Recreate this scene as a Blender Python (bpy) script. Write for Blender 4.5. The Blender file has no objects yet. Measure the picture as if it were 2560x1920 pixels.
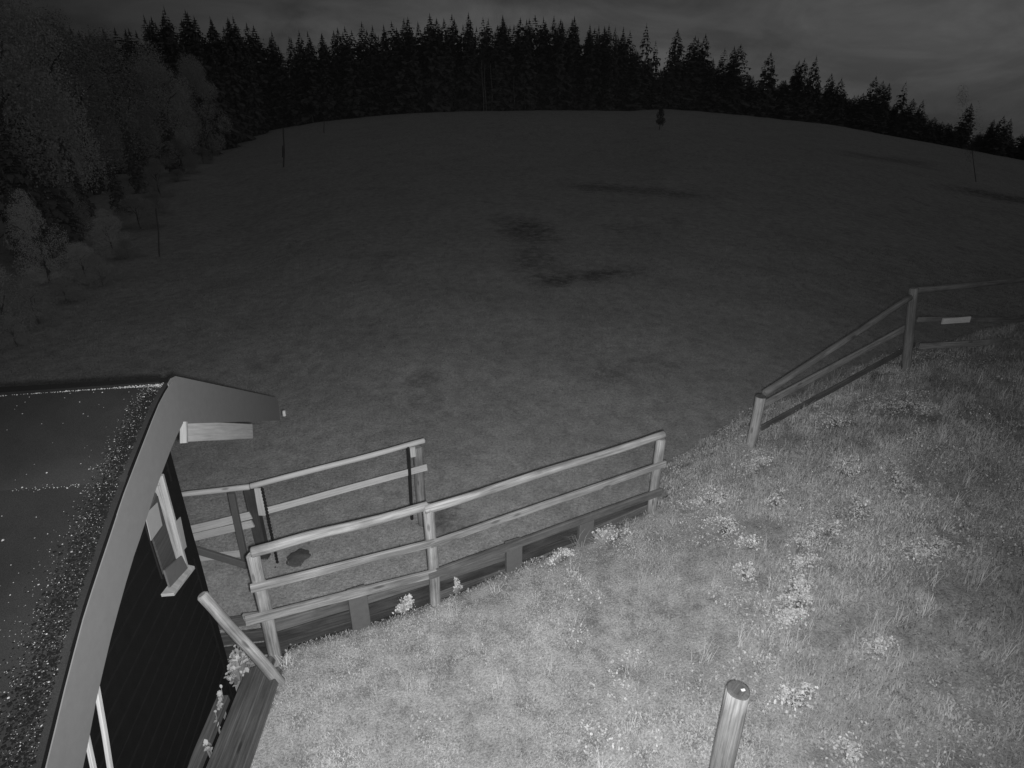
import bpy, math, random
import numpy as np
from mathutils import Vector, Matrix, noise

# ------------------------------------------------------------------ camera, world, lights
sc = bpy.context.scene
COL = sc.collection
H = 5.2                                   # lens height above the meadow in front of the hut
cam = bpy.data.cameras.new('camera'); cam.sensor_fit = 'HORIZONTAL'; cam.sensor_width = 36
cam.lens = 36 * 1525 / 2560; cam.clip_start = 0.05; cam.clip_end = 2000
cam_o = bpy.data.objects.new('camera', cam); COL.objects.link(cam_o)
cam_o.location = (0, 0, H); cam_o.rotation_euler = (math.radians(65), 0, 0); sc.camera = cam_o
sc.view_settings.view_transform = 'Standard'; sc.view_settings.look = 'None'
sc.view_settings.exposure = 0; sc.view_settings.gamma = 1; sc.view_settings.use_curve_mapping = False

SUN_EL, SUN_ROT = math.radians(35), math.radians(130)
w = bpy.data.worlds.new('World'); sc.world = w; w.use_nodes = True
nt = w.node_tree; nt.nodes.clear(); N = nt.nodes.new; L = nt.links.new
out = N('ShaderNodeOutputWorld'); bg = N('ShaderNodeBackground'); L(bg.outputs[0], out.inputs[0])
sky = N('ShaderNodeTexSky'); sky.sky_type = 'NISHITA'; sky.sun_disc = False
sky.sun_elevation = SUN_EL; sky.sun_rotation = SUN_ROT
bw = N('ShaderNodeRGBToBW'); L(sky.outputs[0], bw.inputs[0])
flat = N('ShaderNodeMath'); flat.operation = 'POWER'; flat.inputs[1].default_value = 0.30; L(bw.outputs[0], flat.inputs[0])
tc = N('ShaderNodeTexCoord')
mp = N('ShaderNodeMapping'); mp.inputs['Scale'].default_value = (1.5, 1.3, 8.0); mp.inputs['Rotation'].default_value = (0.1, 0.25, 0.4); mp.inputs['Location'].default_value = (1.7, 0.9, 0.35)
L(tc.outputs['Generated'], mp.inputs[0])
nz = N('ShaderNodeTexNoise'); nz.inputs['Scale'].default_value = 1.5; nz.inputs['Detail'].default_value = 5; nz.inputs['Roughness'].default_value = 0.5
nz.inputs['Distortion'].default_value = 0.5
L(mp.outputs[0], nz.inputs[0])
mr = N('ShaderNodeMapRange'); mr.inputs[1].default_value = 0.36; mr.inputs[2].default_value = 0.66; mr.inputs[3].default_value = 0.72; mr.inputs[4].default_value = 1.3
L(nz.outputs[0], mr.inputs[0])
# the cloud cover is thicker (darker) towards the left of the valley
sx = N('ShaderNodeSeparateXYZ'); L(tc.outputs['Generated'], sx.inputs[0])
gr = N('ShaderNodeMapRange'); gr.interpolation_type = 'SMOOTHSTEP'
for i, v in ((1, -0.55), (2, -0.02), (3, 0.24), (4, 0.80)): gr.inputs[i].default_value = v * (.93 if i == 4 else 1)
L(sx.outputs[0], gr.inputs[0])
nz2 = N('ShaderNodeTexNoise'); nz2.inputs['Scale'].default_value = 5; nz2.inputs['Detail'].default_value = 6; nz2.inputs['Roughness'].default_value = 0.6; nz2.inputs['Distortion'].default_value = 0.8
mp2 = N('ShaderNodeMapping'); mp2.inputs['Scale'].default_value = (1, 1, 2.6); mp2.inputs['Rotation'].default_value = (0.5, -0.35, 0); L(tc.outputs['Generated'], mp2.inputs[0]); L(mp2.outputs[0], nz2.inputs[0])
mr2 = N('ShaderNodeMapRange'); L(nz2.outputs[0], mr2.inputs[0])
for i, v in ((1, 0.36), (2, 0.64), (3, 0.74), (4, 1.24)): mr2.inputs[i].default_value = v
mm = N('ShaderNodeMath'); mm.operation = 'MULTIPLY'; L(mr.outputs[0], mm.inputs[0]); L(mr2.outputs[0], mm.inputs[1]); mr = mm
m1 = N('ShaderNodeMath'); m1.operation = 'MULTIPLY'; L(mr.outputs[0], m1.inputs[0]); L(gr.outputs[0], m1.inputs[1])
m2 = N('ShaderNodeMath'); m2.operation = 'MULTIPLY'; L(m1.outputs[0], m2.inputs[0]); L(flat.outputs[0], m2.inputs[1])
L(m2.outputs[0], bg.inputs[0]); bg.inputs[1].default_value = 0.050

sun = bpy.data.lights.new('moon', 'SUN'); sun.energy = 0.012; sun.angle = math.radians(12)
so = bpy.data.objects.new('moon', sun); COL.objects.link(so)
so.rotation_euler = (math.radians(90) - SUN_EL, 0, math.radians(180) - SUN_ROT)

# the infrared lamp on the webcam housing, which lights the near ground
sp = bpy.data.lights.new('infrared_lamp', 'SPOT'); sp.energy = 1680; sp.spot_size = math.radians(122); sp.spot_blend = 1.0
sp.shadow_soft_size = 0.025
spo = bpy.data.objects.new('infrared_lamp', sp); COL.objects.link(spo)
spo.location = (0.03, 0.02, H - 0.055)
spo.rotation_euler = (math.radians(61), 0, math.radians(5))

# ------------------------------------------------------------------ helpers
F_, CT, ST = 1525.0, math.cos(math.radians(25)), math.sin(math.radians(25))
K = 2560 / 2212
def ray(px, py):
    dx = (px - 1280) / F_; dy = (960 - py) / F_
    return Vector((dx, CT + dy * ST, -ST + dy * CT))
CAMP = Vector((0, 0, H))
def on_plane(px, py, P, n):
    d = ray(px, py); return CAMP + d * ((P - CAMP).dot(n) / d.dot(n))
def on_z(px, py, z): d = ray(px, py); return CAMP + d * ((z - H) / d.z)
def on_y(px, py, y): d = ray(px, py); return CAMP + d * (y / d.y)

def tag(o, label=None, cat=None, group=None, kind=None):
    if label: o['label'] = label
    if cat: o['category'] = cat
    if group: o['group'] = group
    if kind: o['kind'] = kind
    return o
def empty(name, loc, label, cat, group=None):
    o = bpy.data.objects.new(name, None); COL.objects.link(o); o.location = loc
    o.empty_display_size = 0.2
    return tag(o, label, cat, group)

class MB:
    """collects vertices, faces and uvs in world space"""
    def __init__(s): s.v = []; s.f = []; s.uv = []
    def add(s, vs, fs, uvs=None):
        b = len(s.v); s.v += [tuple(v) for v in vs]
        for i, f in enumerate(fs):
            s.f.append(tuple(b + k for k in f))
            s.uv.append(uvs[i] if uvs else [(vs[k][0], vs[k][1]) for k in f])
    def board(s, a, b, up, wid, th, seed=0, side=None):
        """plank from a to b; up = width direction; a slightly uneven box"""
        a, b = Vector(a), Vector(b); d = (b - a); Ln = d.length; d.normalize()
        up = Vector(up); up = (up - d * up.dot(d)).normalized(); n = d.cross(up)
        rnd = random.Random(seed); nseg = max(2, int(Ln / 0.35)); vs = []; e = min(0.006, th * .2)
        prof = [(-wid/2+e, -th/2), (wid/2-e, -th/2), (wid/2, -th/2+e), (wid/2, th/2-e), (wid/2-e, th/2), (-wid/2+e, th/2), (-wid/2, th/2-e), (-wid/2, -th/2+e)]
        per = [0]
        for k in range(8):
            p, q = prof[k], prof[(k+1) % 8]; per.append(per[-1] + math.hypot(p[0]-q[0], p[1]-q[1]))
        uo = rnd.uniform(0, 50)
        for i in range(nseg + 1):
            t = i / nseg; c = a + d * (Ln * t) + up * rnd.uniform(-1, 1) * 0.002 + n * rnd.uniform(-1, 1) * 0.002
            sw = 1 + rnd.uniform(-.03, .03)
            for (x, y) in prof: vs.append(c + up * x * sw + n * y)
        fs = []; uv = []
        for i in range(nseg):
            for k in range(8):
                k2 = (k + 1) % 8
                fs.append((i*8+k, i*8+k2, (i+1)*8+k2, (i+1)*8+k))
                u0, u1 = Ln*i/nseg + uo, Ln*(i+1)/nseg + uo
                uv.append([(u0, per[k]), (u0, per[k+1]), (u1, per[k+1]), (u1, per[k])])
        fs.append(tuple(range(7, -1, -1))); uv.append([(uo + prof[k][0]*.2, prof[k][1]*3) for k in range(7, -1, -1)])
        fs.append(tuple(nseg*8 + k for k in range(8))); uv.append([(uo + 9 + prof[k][0]*.2, prof[k][1]*3) for k in range(8)])
        s.add(vs, fs, uv); return s
    def log(s, a, b, r0, r1=None, seed=0, wob=0.01, seg=None, ring=14, cap=0.012):
        a, b = Vector(a), Vector(b); d = b - a; Ln = d.length; d.normalize()
        r1 = r0 if r1 is None else r1; rnd = random.Random(seed)
        x = d.orthogonal().normalized(); y = d.cross(x)
        nseg = seg or max(4, int(Ln / 0.14)); uo = rnd.uniform(0, 50); vs = []
        rows = [(0, .72, 0), (0, 1, cap)] + [(i / nseg, 1, 0) for i in range(1, nseg)] + [(1, 1, -cap), (1, .72, 0)]
        ph = [rnd.uniform(0, 6.28) for _ in range(4)]
        for (t, sc_, off) in rows:
            r = (r0 + (r1 - r0) * t) * sc_
            bend = wob * math.sin(t * 3.1 + ph[0]) + wob * .5 * math.sin(t * 9 + ph[1])
            c = a + d * (Ln * t + off) + x * (bend - wob * math.sin(ph[0]) * 0) + y * wob * .6 * math.sin(t * 5 + ph[2])
            for k in range(ring):
                an = 2 * math.pi * k / ring
                rr = r * (1 + 0.09 * noise.noise(Vector((math.cos(an) * 1.3, math.sin(an) * 1.3, t * Ln * 4 + seed * 7.1))))
                vs.append(c + x * math.cos(an) * rr + y * math.sin(an) * rr)
        fs = []; uv = []; R = len(rows)
        for i in range(R - 1):
            for k in range(ring):
                k2 = (k + 1) % ring
                fs.append((i*ring+k, i*ring+k2, (i+1)*ring+k2, (i+1)*ring+k))
                u0, u1 = rows[i][0]*Ln + uo, rows[i+1][0]*Ln + uo
                v0, v1 = 6.28*r0*k/ring, 6.28*r0*(k+1)/ring
                uv.append([(u0, v0), (u0, v1), (u1, v1), (u1, v0)])
        for base, order in ((0, range(ring-1, -1, -1)), ((R-1)*ring, range(ring))):
            fs.append(tuple(base + k for k in order))
            uv.append([(uo + 7 + .02*math.cos(6.28*k/ring), .3*math.sin(6.28*k/ring)) for k in order])
        s.add(vs, fs, uv); return s
    def poly_slab(s, pts, nrm, th):
        """polygon pts extruded by th along nrm"""
        n = len(pts); nrm = Vector(nrm).normalized()
        vs = [Vector(p) for p in pts] + [Vector(p) + nrm * th for p in pts]
        fs = [tuple(range(n-1, -1, -1)), tuple(range(n, 2*n))] + [(k, (k+1) % n, n+(k+1) % n, n+k) for k in range(n)]
        uv = [[((vs[k]-vs[0]).length, vs[k].z) for k in f] for f in fs]
        s.add(vs, fs, uv); return s
    def build(s, name, m, parent=None, smooth=False, bevel=0):
        me = bpy.data.meshes.new(name); loc = Vector((0, 0, 0))
        if parent is not None: loc = parent_world(parent)
        else:
            xs = [v[0] for v in s.v]; ys = [v[1] for v in s.v]; zs = [v[2] for v in s.v]
            loc = Vector(((min(xs)+max(xs))/2, (min(ys)+max(ys))/2, min(zs)))
        me.from_pydata([(v[0]-loc.x, v[1]-loc.y, v[2]-loc.z) for v in s.v], [], s.f)
        ul = me.uv_layers.new(name='UVMap'); k = 0
        for u in s.uv:
            for c in u: ul.data[k].uv = c; k += 1
        me.validate(); me.update()
        if smooth: me.polygons.foreach_set('use_smooth', [len(p.vertices) == 4 for p in me.polygons])
        me.materials.append(m)
        o = bpy.data.objects.new(name, me); COL.objects.link(o)
        if parent is not None: o.parent = parent
        else: o.location = loc
        if bevel:
            b = o.modifiers.new('bevel', 'BEVEL'); b.width = bevel; b.segments = 2
        return o
def parent_world(p):
    v = Vector(p.location)
    while p.parent: p = p.parent; v = v + Vector(p.location)
    return v

# ------------------------------------------------------------------ materials (the camera is infrared: everything is grey)
def newmat(name):
    m = bpy.data.materials.new(name); m.use_nodes = True
    t = m.node_tree; b = t.nodes['Principled BSDF']; b.inputs['Roughness'].default_value = 0.85
    b.inputs['Specular IOR Level'].default_value = 0.25
    return m, t, b
def ramp(t, fac, stops):
    r = t.nodes.new('ShaderNodeValToRGB'); e = r.color_ramp.elements
    while len(e) < len(stops): e.new(0.5)
    for k, (p, v) in enumerate(stops): e[k].position = p; e[k].color = (v, v, v, 1)
    t.links.new(fac, r.inputs[0]); return r.outputs[0]
def tex(t, kind, vec, scale, detail=5, rough=.55, vscale=None, dist=0):
    if vscale:
        m = t.nodes.new('ShaderNodeMapping'); m.inputs['Scale'].default_value = vscale; t.links.new(vec, m.inputs[0]); vec = m.outputs[0]
    n = t.nodes.new(kind); t.links.new(vec, n.inputs['Vector']); n.inputs['Scale'].default_value = scale
    if kind == 'ShaderNodeTexNoise':
        n.inputs['Detail'].default_value = detail; n.inputs['Roughness'].default_value = rough; n.inputs['Distortion'].default_value = dist
    return n.outputs[0]
def mul(t, a, b, op='MULTIPLY'):
    m = t.nodes.new('ShaderNodeMath'); m.operation = op
    for i, v in enumerate((a, b)):
        if isinstance(v, (int, float)): m.inputs[i].default_value = v
        else: t.links.new(v, m.inputs[i])
    return m.outputs[0]
def bump(t, b, h, strength, dist):
    n = t.nodes.new('ShaderNodeBump'); n.inputs['Strength'].default_value = strength; n.inputs['Distance'].default_value = dist
    t.links.new(h, n.inputs['Height']); t.links.new(n.outputs[0], b.inputs['Normal'])
def wood(name, base, contrast=.35, stain=.4):
    m, t, b = newmat(name)
    uv = t.nodes.new('ShaderNodeUVMap').outputs[0]
    g = tex(t, 'ShaderNodeTexNoise', uv, 6, 6, .6, (0.35, 9, 1), .4)
    g2 = tex(t, 'ShaderNodeTexNoise', uv, 30, 3, .6, (0.12, 6, 1))
    bl = tex(t, 'ShaderNodeTexNoise', uv, 2.2, 4, .6, (1, 3, 1), .5)
    vo = t.nodes.new('ShaderNodeTexVoronoi'); vo.inputs['Scale'].default_value = 1
    mp_ = t.nodes.new('ShaderNodeMapping'); mp_.inputs['Scale'].default_value = (2.3, 7, 1); t.links.new(uv, mp_.inputs[0]); t.links.new(mp_.outputs[0], vo.inputs['Vector'])
    knot = ramp(t, vo.outputs['Distance'], [(0.0, .35), (0.09, .55), (0.14, 1)])
    a = ramp(t, g, [(.3, 1 - contrast), (.7, 1 + contrast * .4)])
    a2 = ramp(t, g2, [(.35, 1 - contrast * .5), (.6, 1.0)])
    s_ = ramp(t, bl, [(.3, 1 - stain), (.6, 1.0)])
    v = mul(t, mul(t, mul(t, mul(t, a, a2), s_), knot), base)
    t.links.new(v, b.inputs['Base Color']); bump(t, b, mul(t, g, g2, 'ADD'), .5, .006)
    return m
def plain(name, base, var=.15, scale=8, rough=.8, metallic=0, bstr=.2):
    m, t, b = newmat(name)
    oc = t.nodes.new('ShaderNodeTexCoord').outputs['Object']
    n = tex(t, 'ShaderNodeTexNoise', oc, scale, 6, .65)
    v = mul(t, ramp(t, n, [(.3, 1 - var), (.7, 1 + var * .5)]), base)
    t.links.new(v, b.inputs['Base Color']); b.inputs['Roughness'].default_value = rough; b.inputs['Metallic'].default_value = metallic
    bump(t, b, n, bstr, .01); return m
def toned(name, base, attr='tone', rough=.7, trans=0.0):
    m, t, b = newmat(name)
    a = t.nodes.new('ShaderNodeAttribute'); a.attribute_name = attr
    v = mul(t, a.outputs['Fac'], base); t.links.new(v, b.inputs['Base Color']); b.inputs['Roughness'].default_value = rough
    b.inputs['Specular IOR Level'].default_value = 0.1
    return m

M = {}
M['log'] = wood('weathered_log', .47, .5, .5)
M['log_grey'] = wood('grey_old_log', .38, .5, .5)
M['old'] = wood('dimmed_far_log', .24, .45, .5)  # darker wood for the far fence: the lamp's falloff put into its colour
M['pale'] = wood('fresh_pale_board', .64, .22, .15)
M['board'] = wood('stained_retaining_board', .07, .5, .75)
M['board_light'] = wood('half_bleached_board', .16, .4, .6)
M['timber'] = wood('dark_timber', .13, .45, .5)
M['post_dark'] = wood('dark_stained_post', .075, .3, .4)
M['cladding'] = plain('black_cladding', .008, .25, 14, .9)
M['cladding'].node_tree.nodes['Principled BSDF'].inputs['Specular IOR Level'].default_value = 0.04
M['steel'] = plain('galvanised_steel_stub', .12, .12, 20, .6)
M['rod'] = plain('black_rod', .012, .2, 40, .6)
M['flash'] = plain('zinc_flashing', .19, .07, 16, .75, 0, .08)
M['frame'] = wood('window_frame_wood', .42, .25, .2)
M['shutter_pale'] = plain('pale_painted_lozenge', .30, .06, 12)
M['glass'] = plain('dark_window_glass', .02, .1, 4, .15)
M['cap'] = wood('post_end_grain', .13, .3, .5)
M['soil'] = plain('dark_loose_soil', .10, .3, 30, 1, 0, .8)
M['bark'] = plain('tree_bark', .09, .3, 5)

# roof felt
m, t, b = newmat('bitumen_felt'); M['felt'] = m
oc = t.nodes.new('ShaderNodeTexCoord').outputs['Object']
n1 = tex(t, 'ShaderNodeTexNoise', oc, 180, 3, .8); n2 = tex(t, 'ShaderNodeTexNoise', oc, 2.2, 6, .6)
v = mul(t, mul(t, ramp(t, n1, [(.3, .6), (.72, 1.5)]), ramp(t, n2, [(.35, .75), (.65, 1.1)])), .026)
t.links.new(v, b.inputs['Base Color']); bump(t, b, n1, .6, .004)

# ------------------------------------------------------------------ terrain
crest_px = [(-400, 385), (546, 356), (694, 322), (810, 303), (995, 284), (1157, 278), (1389, 275), (1570, 277), (1667, 272), (1760, 279), (1852, 287), (2083, 312), (2200, 334), (2430, 376), (2560, 402), (3100, 500)]
ca = []; cr = []
for px, py in crest_px:
    d = ray(px, py); ca.append(d.x / d.y); cr.append(d.z / d.y)
YC = 110.0
def ground_np(x, y):
    a = np.clip(x / np.maximum(y, 6.0), -1.3, 1.3)
    r = np.interp(a, ca, cr)
    t_ = np.clip((y - 6) / (YC - 6), 0, 1)
    zc = r * YC + H
    z = zc * t_
    und = (np.sin(x * .11 + 1.3) * np.sin(y * .09 + .4) * .35 + np.sin(x * .31 + y * .17) * .1) * np.clip((y - 10) / 40, 0, 1) * np.clip((105 - y) / 30, 0, 1)
    und += (np.sin(x * 1.1 + y * .6) * np.sin(y * 1.3 - x * .4)) * .035 * np.clip((y - 5) / 4, 0, 1)
    z = z + und
    beyond = np.maximum(y - YC, 0)
    return z - beyond * .09
def ground(x, y): return float(ground_np(np.array([x]), np.array([y]))[0])
def ground_hit(px, py):
    d = ray(px, py); s = 3.0
    while s < 130:
        p = CAMP + d * s
        if p.z < ground(p.x, p.y): return p
        s += .12 + s * .004
    return CAMP + d * (109 / d.y)

xs = np.concatenate([np.linspace(-420, -60, 40), np.arange(-58, -14, 1.0), np.arange(-14, 14, .35), np.arange(14, 60, 1.0), np.linspace(62, 420, 40)])
ys = np.concatenate([np.linspace(-150, 0, 12), np.arange(1, 22, .3), np.arange(22, 60, .8), np.arange(60, 125, 1.3), np.linspace(127, 420, 40)])
X, Y = np.meshgrid(xs, ys); Z = ground_np(X.ravel(), Y.ravel())
# the far side of the crest: a wooded ridge on the right that descends to the right
Xf, Yf = X.ravel(), Y.ravel()
me = bpy.data.meshes.new('meadow'); nx, ny = len(xs), len(ys)
verts = np.stack([Xf, Yf, Z], 1)
ii = np.arange(nx * ny).reshape(ny, nx)
quads = np.stack([ii[:-1, :-1], ii[:-1, 1:], ii[1:, 1:], ii[1:, :-1]], -1).reshape(-1, 4)
def np_mesh(name, verts, faces_flat, loop_starts, attrs=None):
    me = bpy.data.meshes.new(name)
    me.vertices.add(len(verts)); me.vertices.foreach_set('co', np.ascontiguousarray(verts, dtype=np.float32).ravel())
    me.loops.add(len(faces_flat)); me.loops.foreach_set('vertex_index', np.ascontiguousarray(faces_flat, dtype=np.int32))
    me.polygons.add(len(loop_starts)); me.polygons.foreach_set('loop_start', np.ascontiguousarray(loop_starts, dtype=np.int32))
    if attrs:
        for k, v in attrs.items():
            a = me.attributes.new(k, 'FLOAT', 'POINT'); a.data.foreach_set('value', np.ascontiguousarray(v, dtype=np.float32))
    me.update(calc_edges=True); return me
me = np_mesh('meadow', verts, quads.ravel(), np.arange(len(quads)) * 4)
me.polygons.foreach_set('use_smooth', [True] * len(me.polygons))
m, t, b = newmat('short_meadow_grass'); M['meadow'] = m
pos = t.nodes.new('ShaderNodeNewGeometry').outputs['Position']
n_f = tex(t, 'ShaderNodeTexNoise', pos, 26, 5, .75)
n_m = tex(t, 'ShaderNodeTexNoise', pos, 3.5, 6, .7)
n_l = tex(t, 'ShaderNodeTexNoise', pos, .35, 6, .6)
n_x = tex(t, 'ShaderNodeTexNoise', pos, 1.1, 4, .7, (1, .5, 1))
v = mul(t, mul(t, ramp(t, n_f, [(.28, .5), (.7, 1.3)]), ramp(t, n_m, [(.3, .68), (.62, 1.1)])), ramp(t, n_l, [(.3, .92), (.65, 1.04)]))
v = mul(t, v, ramp(t, n_x, [(.33, .88), (.5, 1.02)]))
# darker wet / worn patches that can be seen on the slope
warp = t.nodes.new('ShaderNodeTexNoise'); warp.inputs['Scale'].default_value = .9; warp.inputs['Detail'].default_value = 5
t.links.new(pos, warp.inputs['Vector'])
def V_(op, a, bb):
    n = t.nodes.new('ShaderNodeVectorMath'); n.operation = op
    for i, q in enumerate((a, bb)):
        if isinstance(q, (tuple, Vector)): n.inputs[i].default_value = tuple(q)
        elif q is not None: t.links.new(q, n.inputs[i])
    return n
wv = V_('SUBTRACT', warp.outputs['Color'], (.5, .5, .5)).outputs[0]
patches = [(1440, 462, 1580, 478, .7), (1560, 478, 1760, 492, .6), (1265, 548, 1320, 565, .5), (1290, 550, 1345, 605, .85), (1335, 610, 1345, 690, .6), (1345, 695, 1430, 703, .9), (1430, 700, 1560, 676, .8),
           (1020, 965, 1100, 960, .45), (1060, 1000, 1080, 1000, .3), (1480, 945, 1560, 930, .35), (1560, 915, 1680, 910, .25), (1110, 1280, 1130, 1300, .6), (1085, 1325, 1150, 1322, .7), (2140, 388, 2290, 404, .5), (2400, 478, 2600, 505, .75),
           (1500, 780, 1560, 785, .2), (640, 900, 700, 905, .25), (1650, 560, 1700, 562, .25), (1530, 560, 1590, 575, .3)]
mask = None; PATCH = []
for (x0, y0, x1, y1, st) in patches:
    p, q = ground_hit(x0, y0), ground_hit(x1, y1)
    c = (p + q) / 2; dvec = (q - p); ln = max(dvec.length, .5); an = math.atan2(dvec.y, dvec.x)
    wd = max(.28, .045 * c.y)
    PATCH.append((c.x, c.y, an, ln * .62, wd, st))
    am = .9 * wd * 1.6
    sca = V_('MULTIPLY', wv, (am, am, 0)).outputs[0]
    pp = V_('ADD', pos, sca).outputs[0]
    mpn = t.nodes.new('ShaderNodeMapping'); mpn.vector_type = 'TEXTURE'
    mpn.inputs['Location'].default_value = (c.x, c.y, 0); mpn.inputs['Rotation'].default_value = (0, 0, an)
    mpn.inputs['Scale'].default_value = (ln * .62, wd, 1e3); t.links.new(pp, mpn.inputs[0])
    le = V_('LENGTH', mpn.outputs[0], None).outputs['Value']
    mrn = t.nodes.new('ShaderNodeMapRange'); mrn.interpolation_type = 'SMOOTHSTEP'
    for i, vv in ((1, 1.5), (2, .3), (3, 0), (4, st)): mrn.inputs[i].default_value = vv
    t.links.new(le, mrn.inputs[0])
    mask = mrn.outputs[0] if mask is None else mul(t, mask, mrn.outputs[0], 'MAXIMUM')
mk = mul(t, mask, ramp(t, n_m, [(.38, 1.0), (.66, .35)]))
inv = mul(t, 1.0, mul(t, mk, .85), 'SUBTRACT')
v = mul(t, mul(t, v, inv), .44)
t.links.new(v, b.inputs['Base Color']); bump(t, b, n_f, .5, .05); b.inputs['Roughness'].default_value = 1; b.inputs['Specular IOR Level'].default_value = 0
me.materials.append(m)
mo = bpy.data.objects.new('meadow', me); COL.objects.link(mo); tag(mo, 'smooth mown meadow slope rising to the forest edge', kind='structure')

# bank on which the near fence stands ---------------------------------
EL = [(-2.02, 3.96), (-.74, 4.56), (1.55, 5.65), (3.0, 6.68), (5.42, 8.05), (7.6, 8.7), (16, 11)]
ex = np.array([e[0] for e in EL]); ey = np.array([e[1] for e in EL])
def edge(x): return np.interp(x, ex, ey)
def bank_z(x, y):
    """height (world) of the grassy bank"""
    z = 0.72 + .165 * np.maximum(x + .5, 0) - .012 * np.maximum(x - 5, 0) ** 2
    z = z + .03 * np.sin(x * 2.1 + y * 1.7) + .025 * np.sin(y * 3.3 - x * 1.4) + .04 * np.sin(x * .9) * np.sin(y * .8 + 1)
    hump = .22 * np.exp(-(((x - 3.6) / .9) ** 2 + ((y - 5.6) / .8) ** 2)) + .15 * np.exp(-(((x - 2.0) / .7) ** 2 + ((y - 4.4) / .6) ** 2))
    return z + hump
bx_ = np.concatenate([np.arange(-2.0, 8, .1), np.arange(8, 16, .5)])
tt = np.concatenate([np.linspace(0, 1, 60)])
VX = []; VY = []; VZ = []
for xx in bx_:
    e = float(edge(xx)) - .02
    yy = e - (e + 9) * tt ** 1.15
    for y_ in yy: VX.append(xx); VY.append(y_); VZ.append(float(bank_z(np.array(xx), np.array(y_))))
nb = len(tt); nxb = len(bx_)
verts = [(-0, 0, 0)] * 0
BV = list(zip(VX, VY, VZ)); BF = []
for i in range(nxb - 1):
    for j in range(nb - 1):
        BF.append((i*nb+j+1, (i+1)*nb+j+1, (i+1)*nb+j, i*nb+j))
# skirt at the far edge: upright behind the retaining boards, a rough slope further right
for i in range(nxb):
    xx = bx_[i]; sk = .03 + 1.3 * min(1, max(0, (xx - 1.7) / .8)); e = float(edge(xx))
    BV.append((xx, e - .02 + sk * .5, BV[i*nb][2] * (.5 if sk < .1 else .62))); BV.append((xx, e - .02 + sk, -.15))
o0 = nxb * nb
for i in range(nxb - 1):
    BF.append((i*nb, (i+1)*nb, o0+2*(i+1), o0+2*i)); BF.append((o0+2*i, o0+2*(i+1), o0+2*(i+1)+1, o0+2*i+1))
o1 = len(BV)
for j in range(nb): BV.append((-2.0, BV[j][1], -.15))
for j in range(nb - 1): BF.append((j, o1+j, o1+j+1, j+1))
me = bpy.data.meshes.new('grass_bank'); me.from_pydata(BV, [], BF); me.update()
for p in me.polygons: p.use_smooth = True
m, t, b = newmat('bank_turf'); M['turf'] = m
pos = t.nodes.new('ShaderNodeNewGeometry').outputs['Position']
n_f = tex(t, 'ShaderNodeTexNoise', pos, 60, 5, .7); n_m = tex(t, 'ShaderNodeTexNoise', pos, 5, 6, .7)
v = mul(t, mul(t, ramp(t, n_f, [(.3, .4), (.7, 1.3)]), ramp(t, n_m, [(.32, .45), (.6, 1.05)])), .44)
t.links.new(v, b.inputs['Base Color']); bump(t, b, n_f, .8, .02); b.inputs['Roughness'].default_value = 1
me.materials.append(m)
bo = bpy.data.objects.new('grass_bank', me); COL.objects.link(bo); tag(bo, 'overgrown grassy bank held by boards along the fence', kind='structure')

# ------------------------------------------------------------------ grass blades and ground cover
rng = np.random.default_rng(7)
def vnoise(x, y, s, seed=0):
    """smooth value noise on arrays"""
    x = x / s + seed * 17.3; y = y / s + seed * 9.1
    xi = np.floor(x).astype(int); yi = np.floor(y).astype(int); fx = x - xi; fy = y - yi
    fx = fx * fx * (3 - 2 * fx); fy = fy * fy * (3 - 2 * fy)
    def h(a, b_):
        q = (a * 374761393 + b_ * 668265263 + seed * 1442695) & 0xffffffff
        q = ((q ^ (q >> 13)) * 1274126177) & 0xffffffff
        return ((q ^ (q >> 16)) & 0xffff) / 65535.0
    return (h(xi, yi) * (1-fx) + h(xi+1, yi) * fx) * (1-fy) + (h(xi, yi+1) * (1-fx) + h(xi+1, yi+1) * fx) * fy
def fbm(x, y, s, seed=0): return .5 * vnoise(x, y, s, seed) + .3 * vnoise(x, y, s * .45, seed+1) + .2 * vnoise(x, y, s * .2, seed+2)

def blades(name, px, py, pz, length, width, lean, tone, dirs=None):
    n = len(px); az = rng.uniform(0, 2*np.pi, n) if dirs is None else dirs
    dx, dy = np.cos(az), np.sin(az); sx_, sy_ = -dy, dx
    ln = length; l1 = .55 * ln
    h1 = l1 * np.cos(lean * .6); r1 = l1 * np.sin(lean * .6)
    h2 = h1 + (ln - l1) * np.cos(np.minimum(lean * 1.9, 2.2)); r2 = r1 + (ln - l1) * np.sin(np.minimum(lean * 1.9, 2.2))
    w0 = width; w1 = width * .8
    vs = np.empty((n, 5, 3))
    for k, (r, h, ww) in enumerate(((0, -.01, -w0), (0, -.01, w0), (r1, h1, w1), (r1, h1, -w1), (r2, h2, 0))):
        vs[:, k, 0] = px + dx * r + sx_ * ww * .5; vs[:, k, 1] = py + dy * r + sy_ * ww * .5; vs[:, k, 2] = pz + h
    base = np.arange(n)[:, None] * 5
    fl = (base + np.array([[0, 1, 2, 3, 3, 2, 4]])).ravel()
    ls = (np.arange(n)[:, None] * 7 + np.array([[0, 4]])).ravel()
    me = np_mesh(name, vs.reshape(-1, 3), fl, ls, {'tone': np.repeat(tone, 5)})
    return me
def sample_bank(n, bias=None):
    x = rng.uniform(-1.99, 9.5, n); y = rng.uniform(1.2, 11, n)
    ok = y < edge(x) + np.where(x > 1.8, 1.1, -.03)
    # only what a camera near here could see
    ok &= np.abs(x) < y * 1.5 + 1.2
    return x[ok], y[ok]
def bank_h(x, y):
    e = edge(x); over = np.clip(y - e, 0, 2)
    return bank_z(x, y) - np.where(x > 1.8, over * .5, 0)
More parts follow.
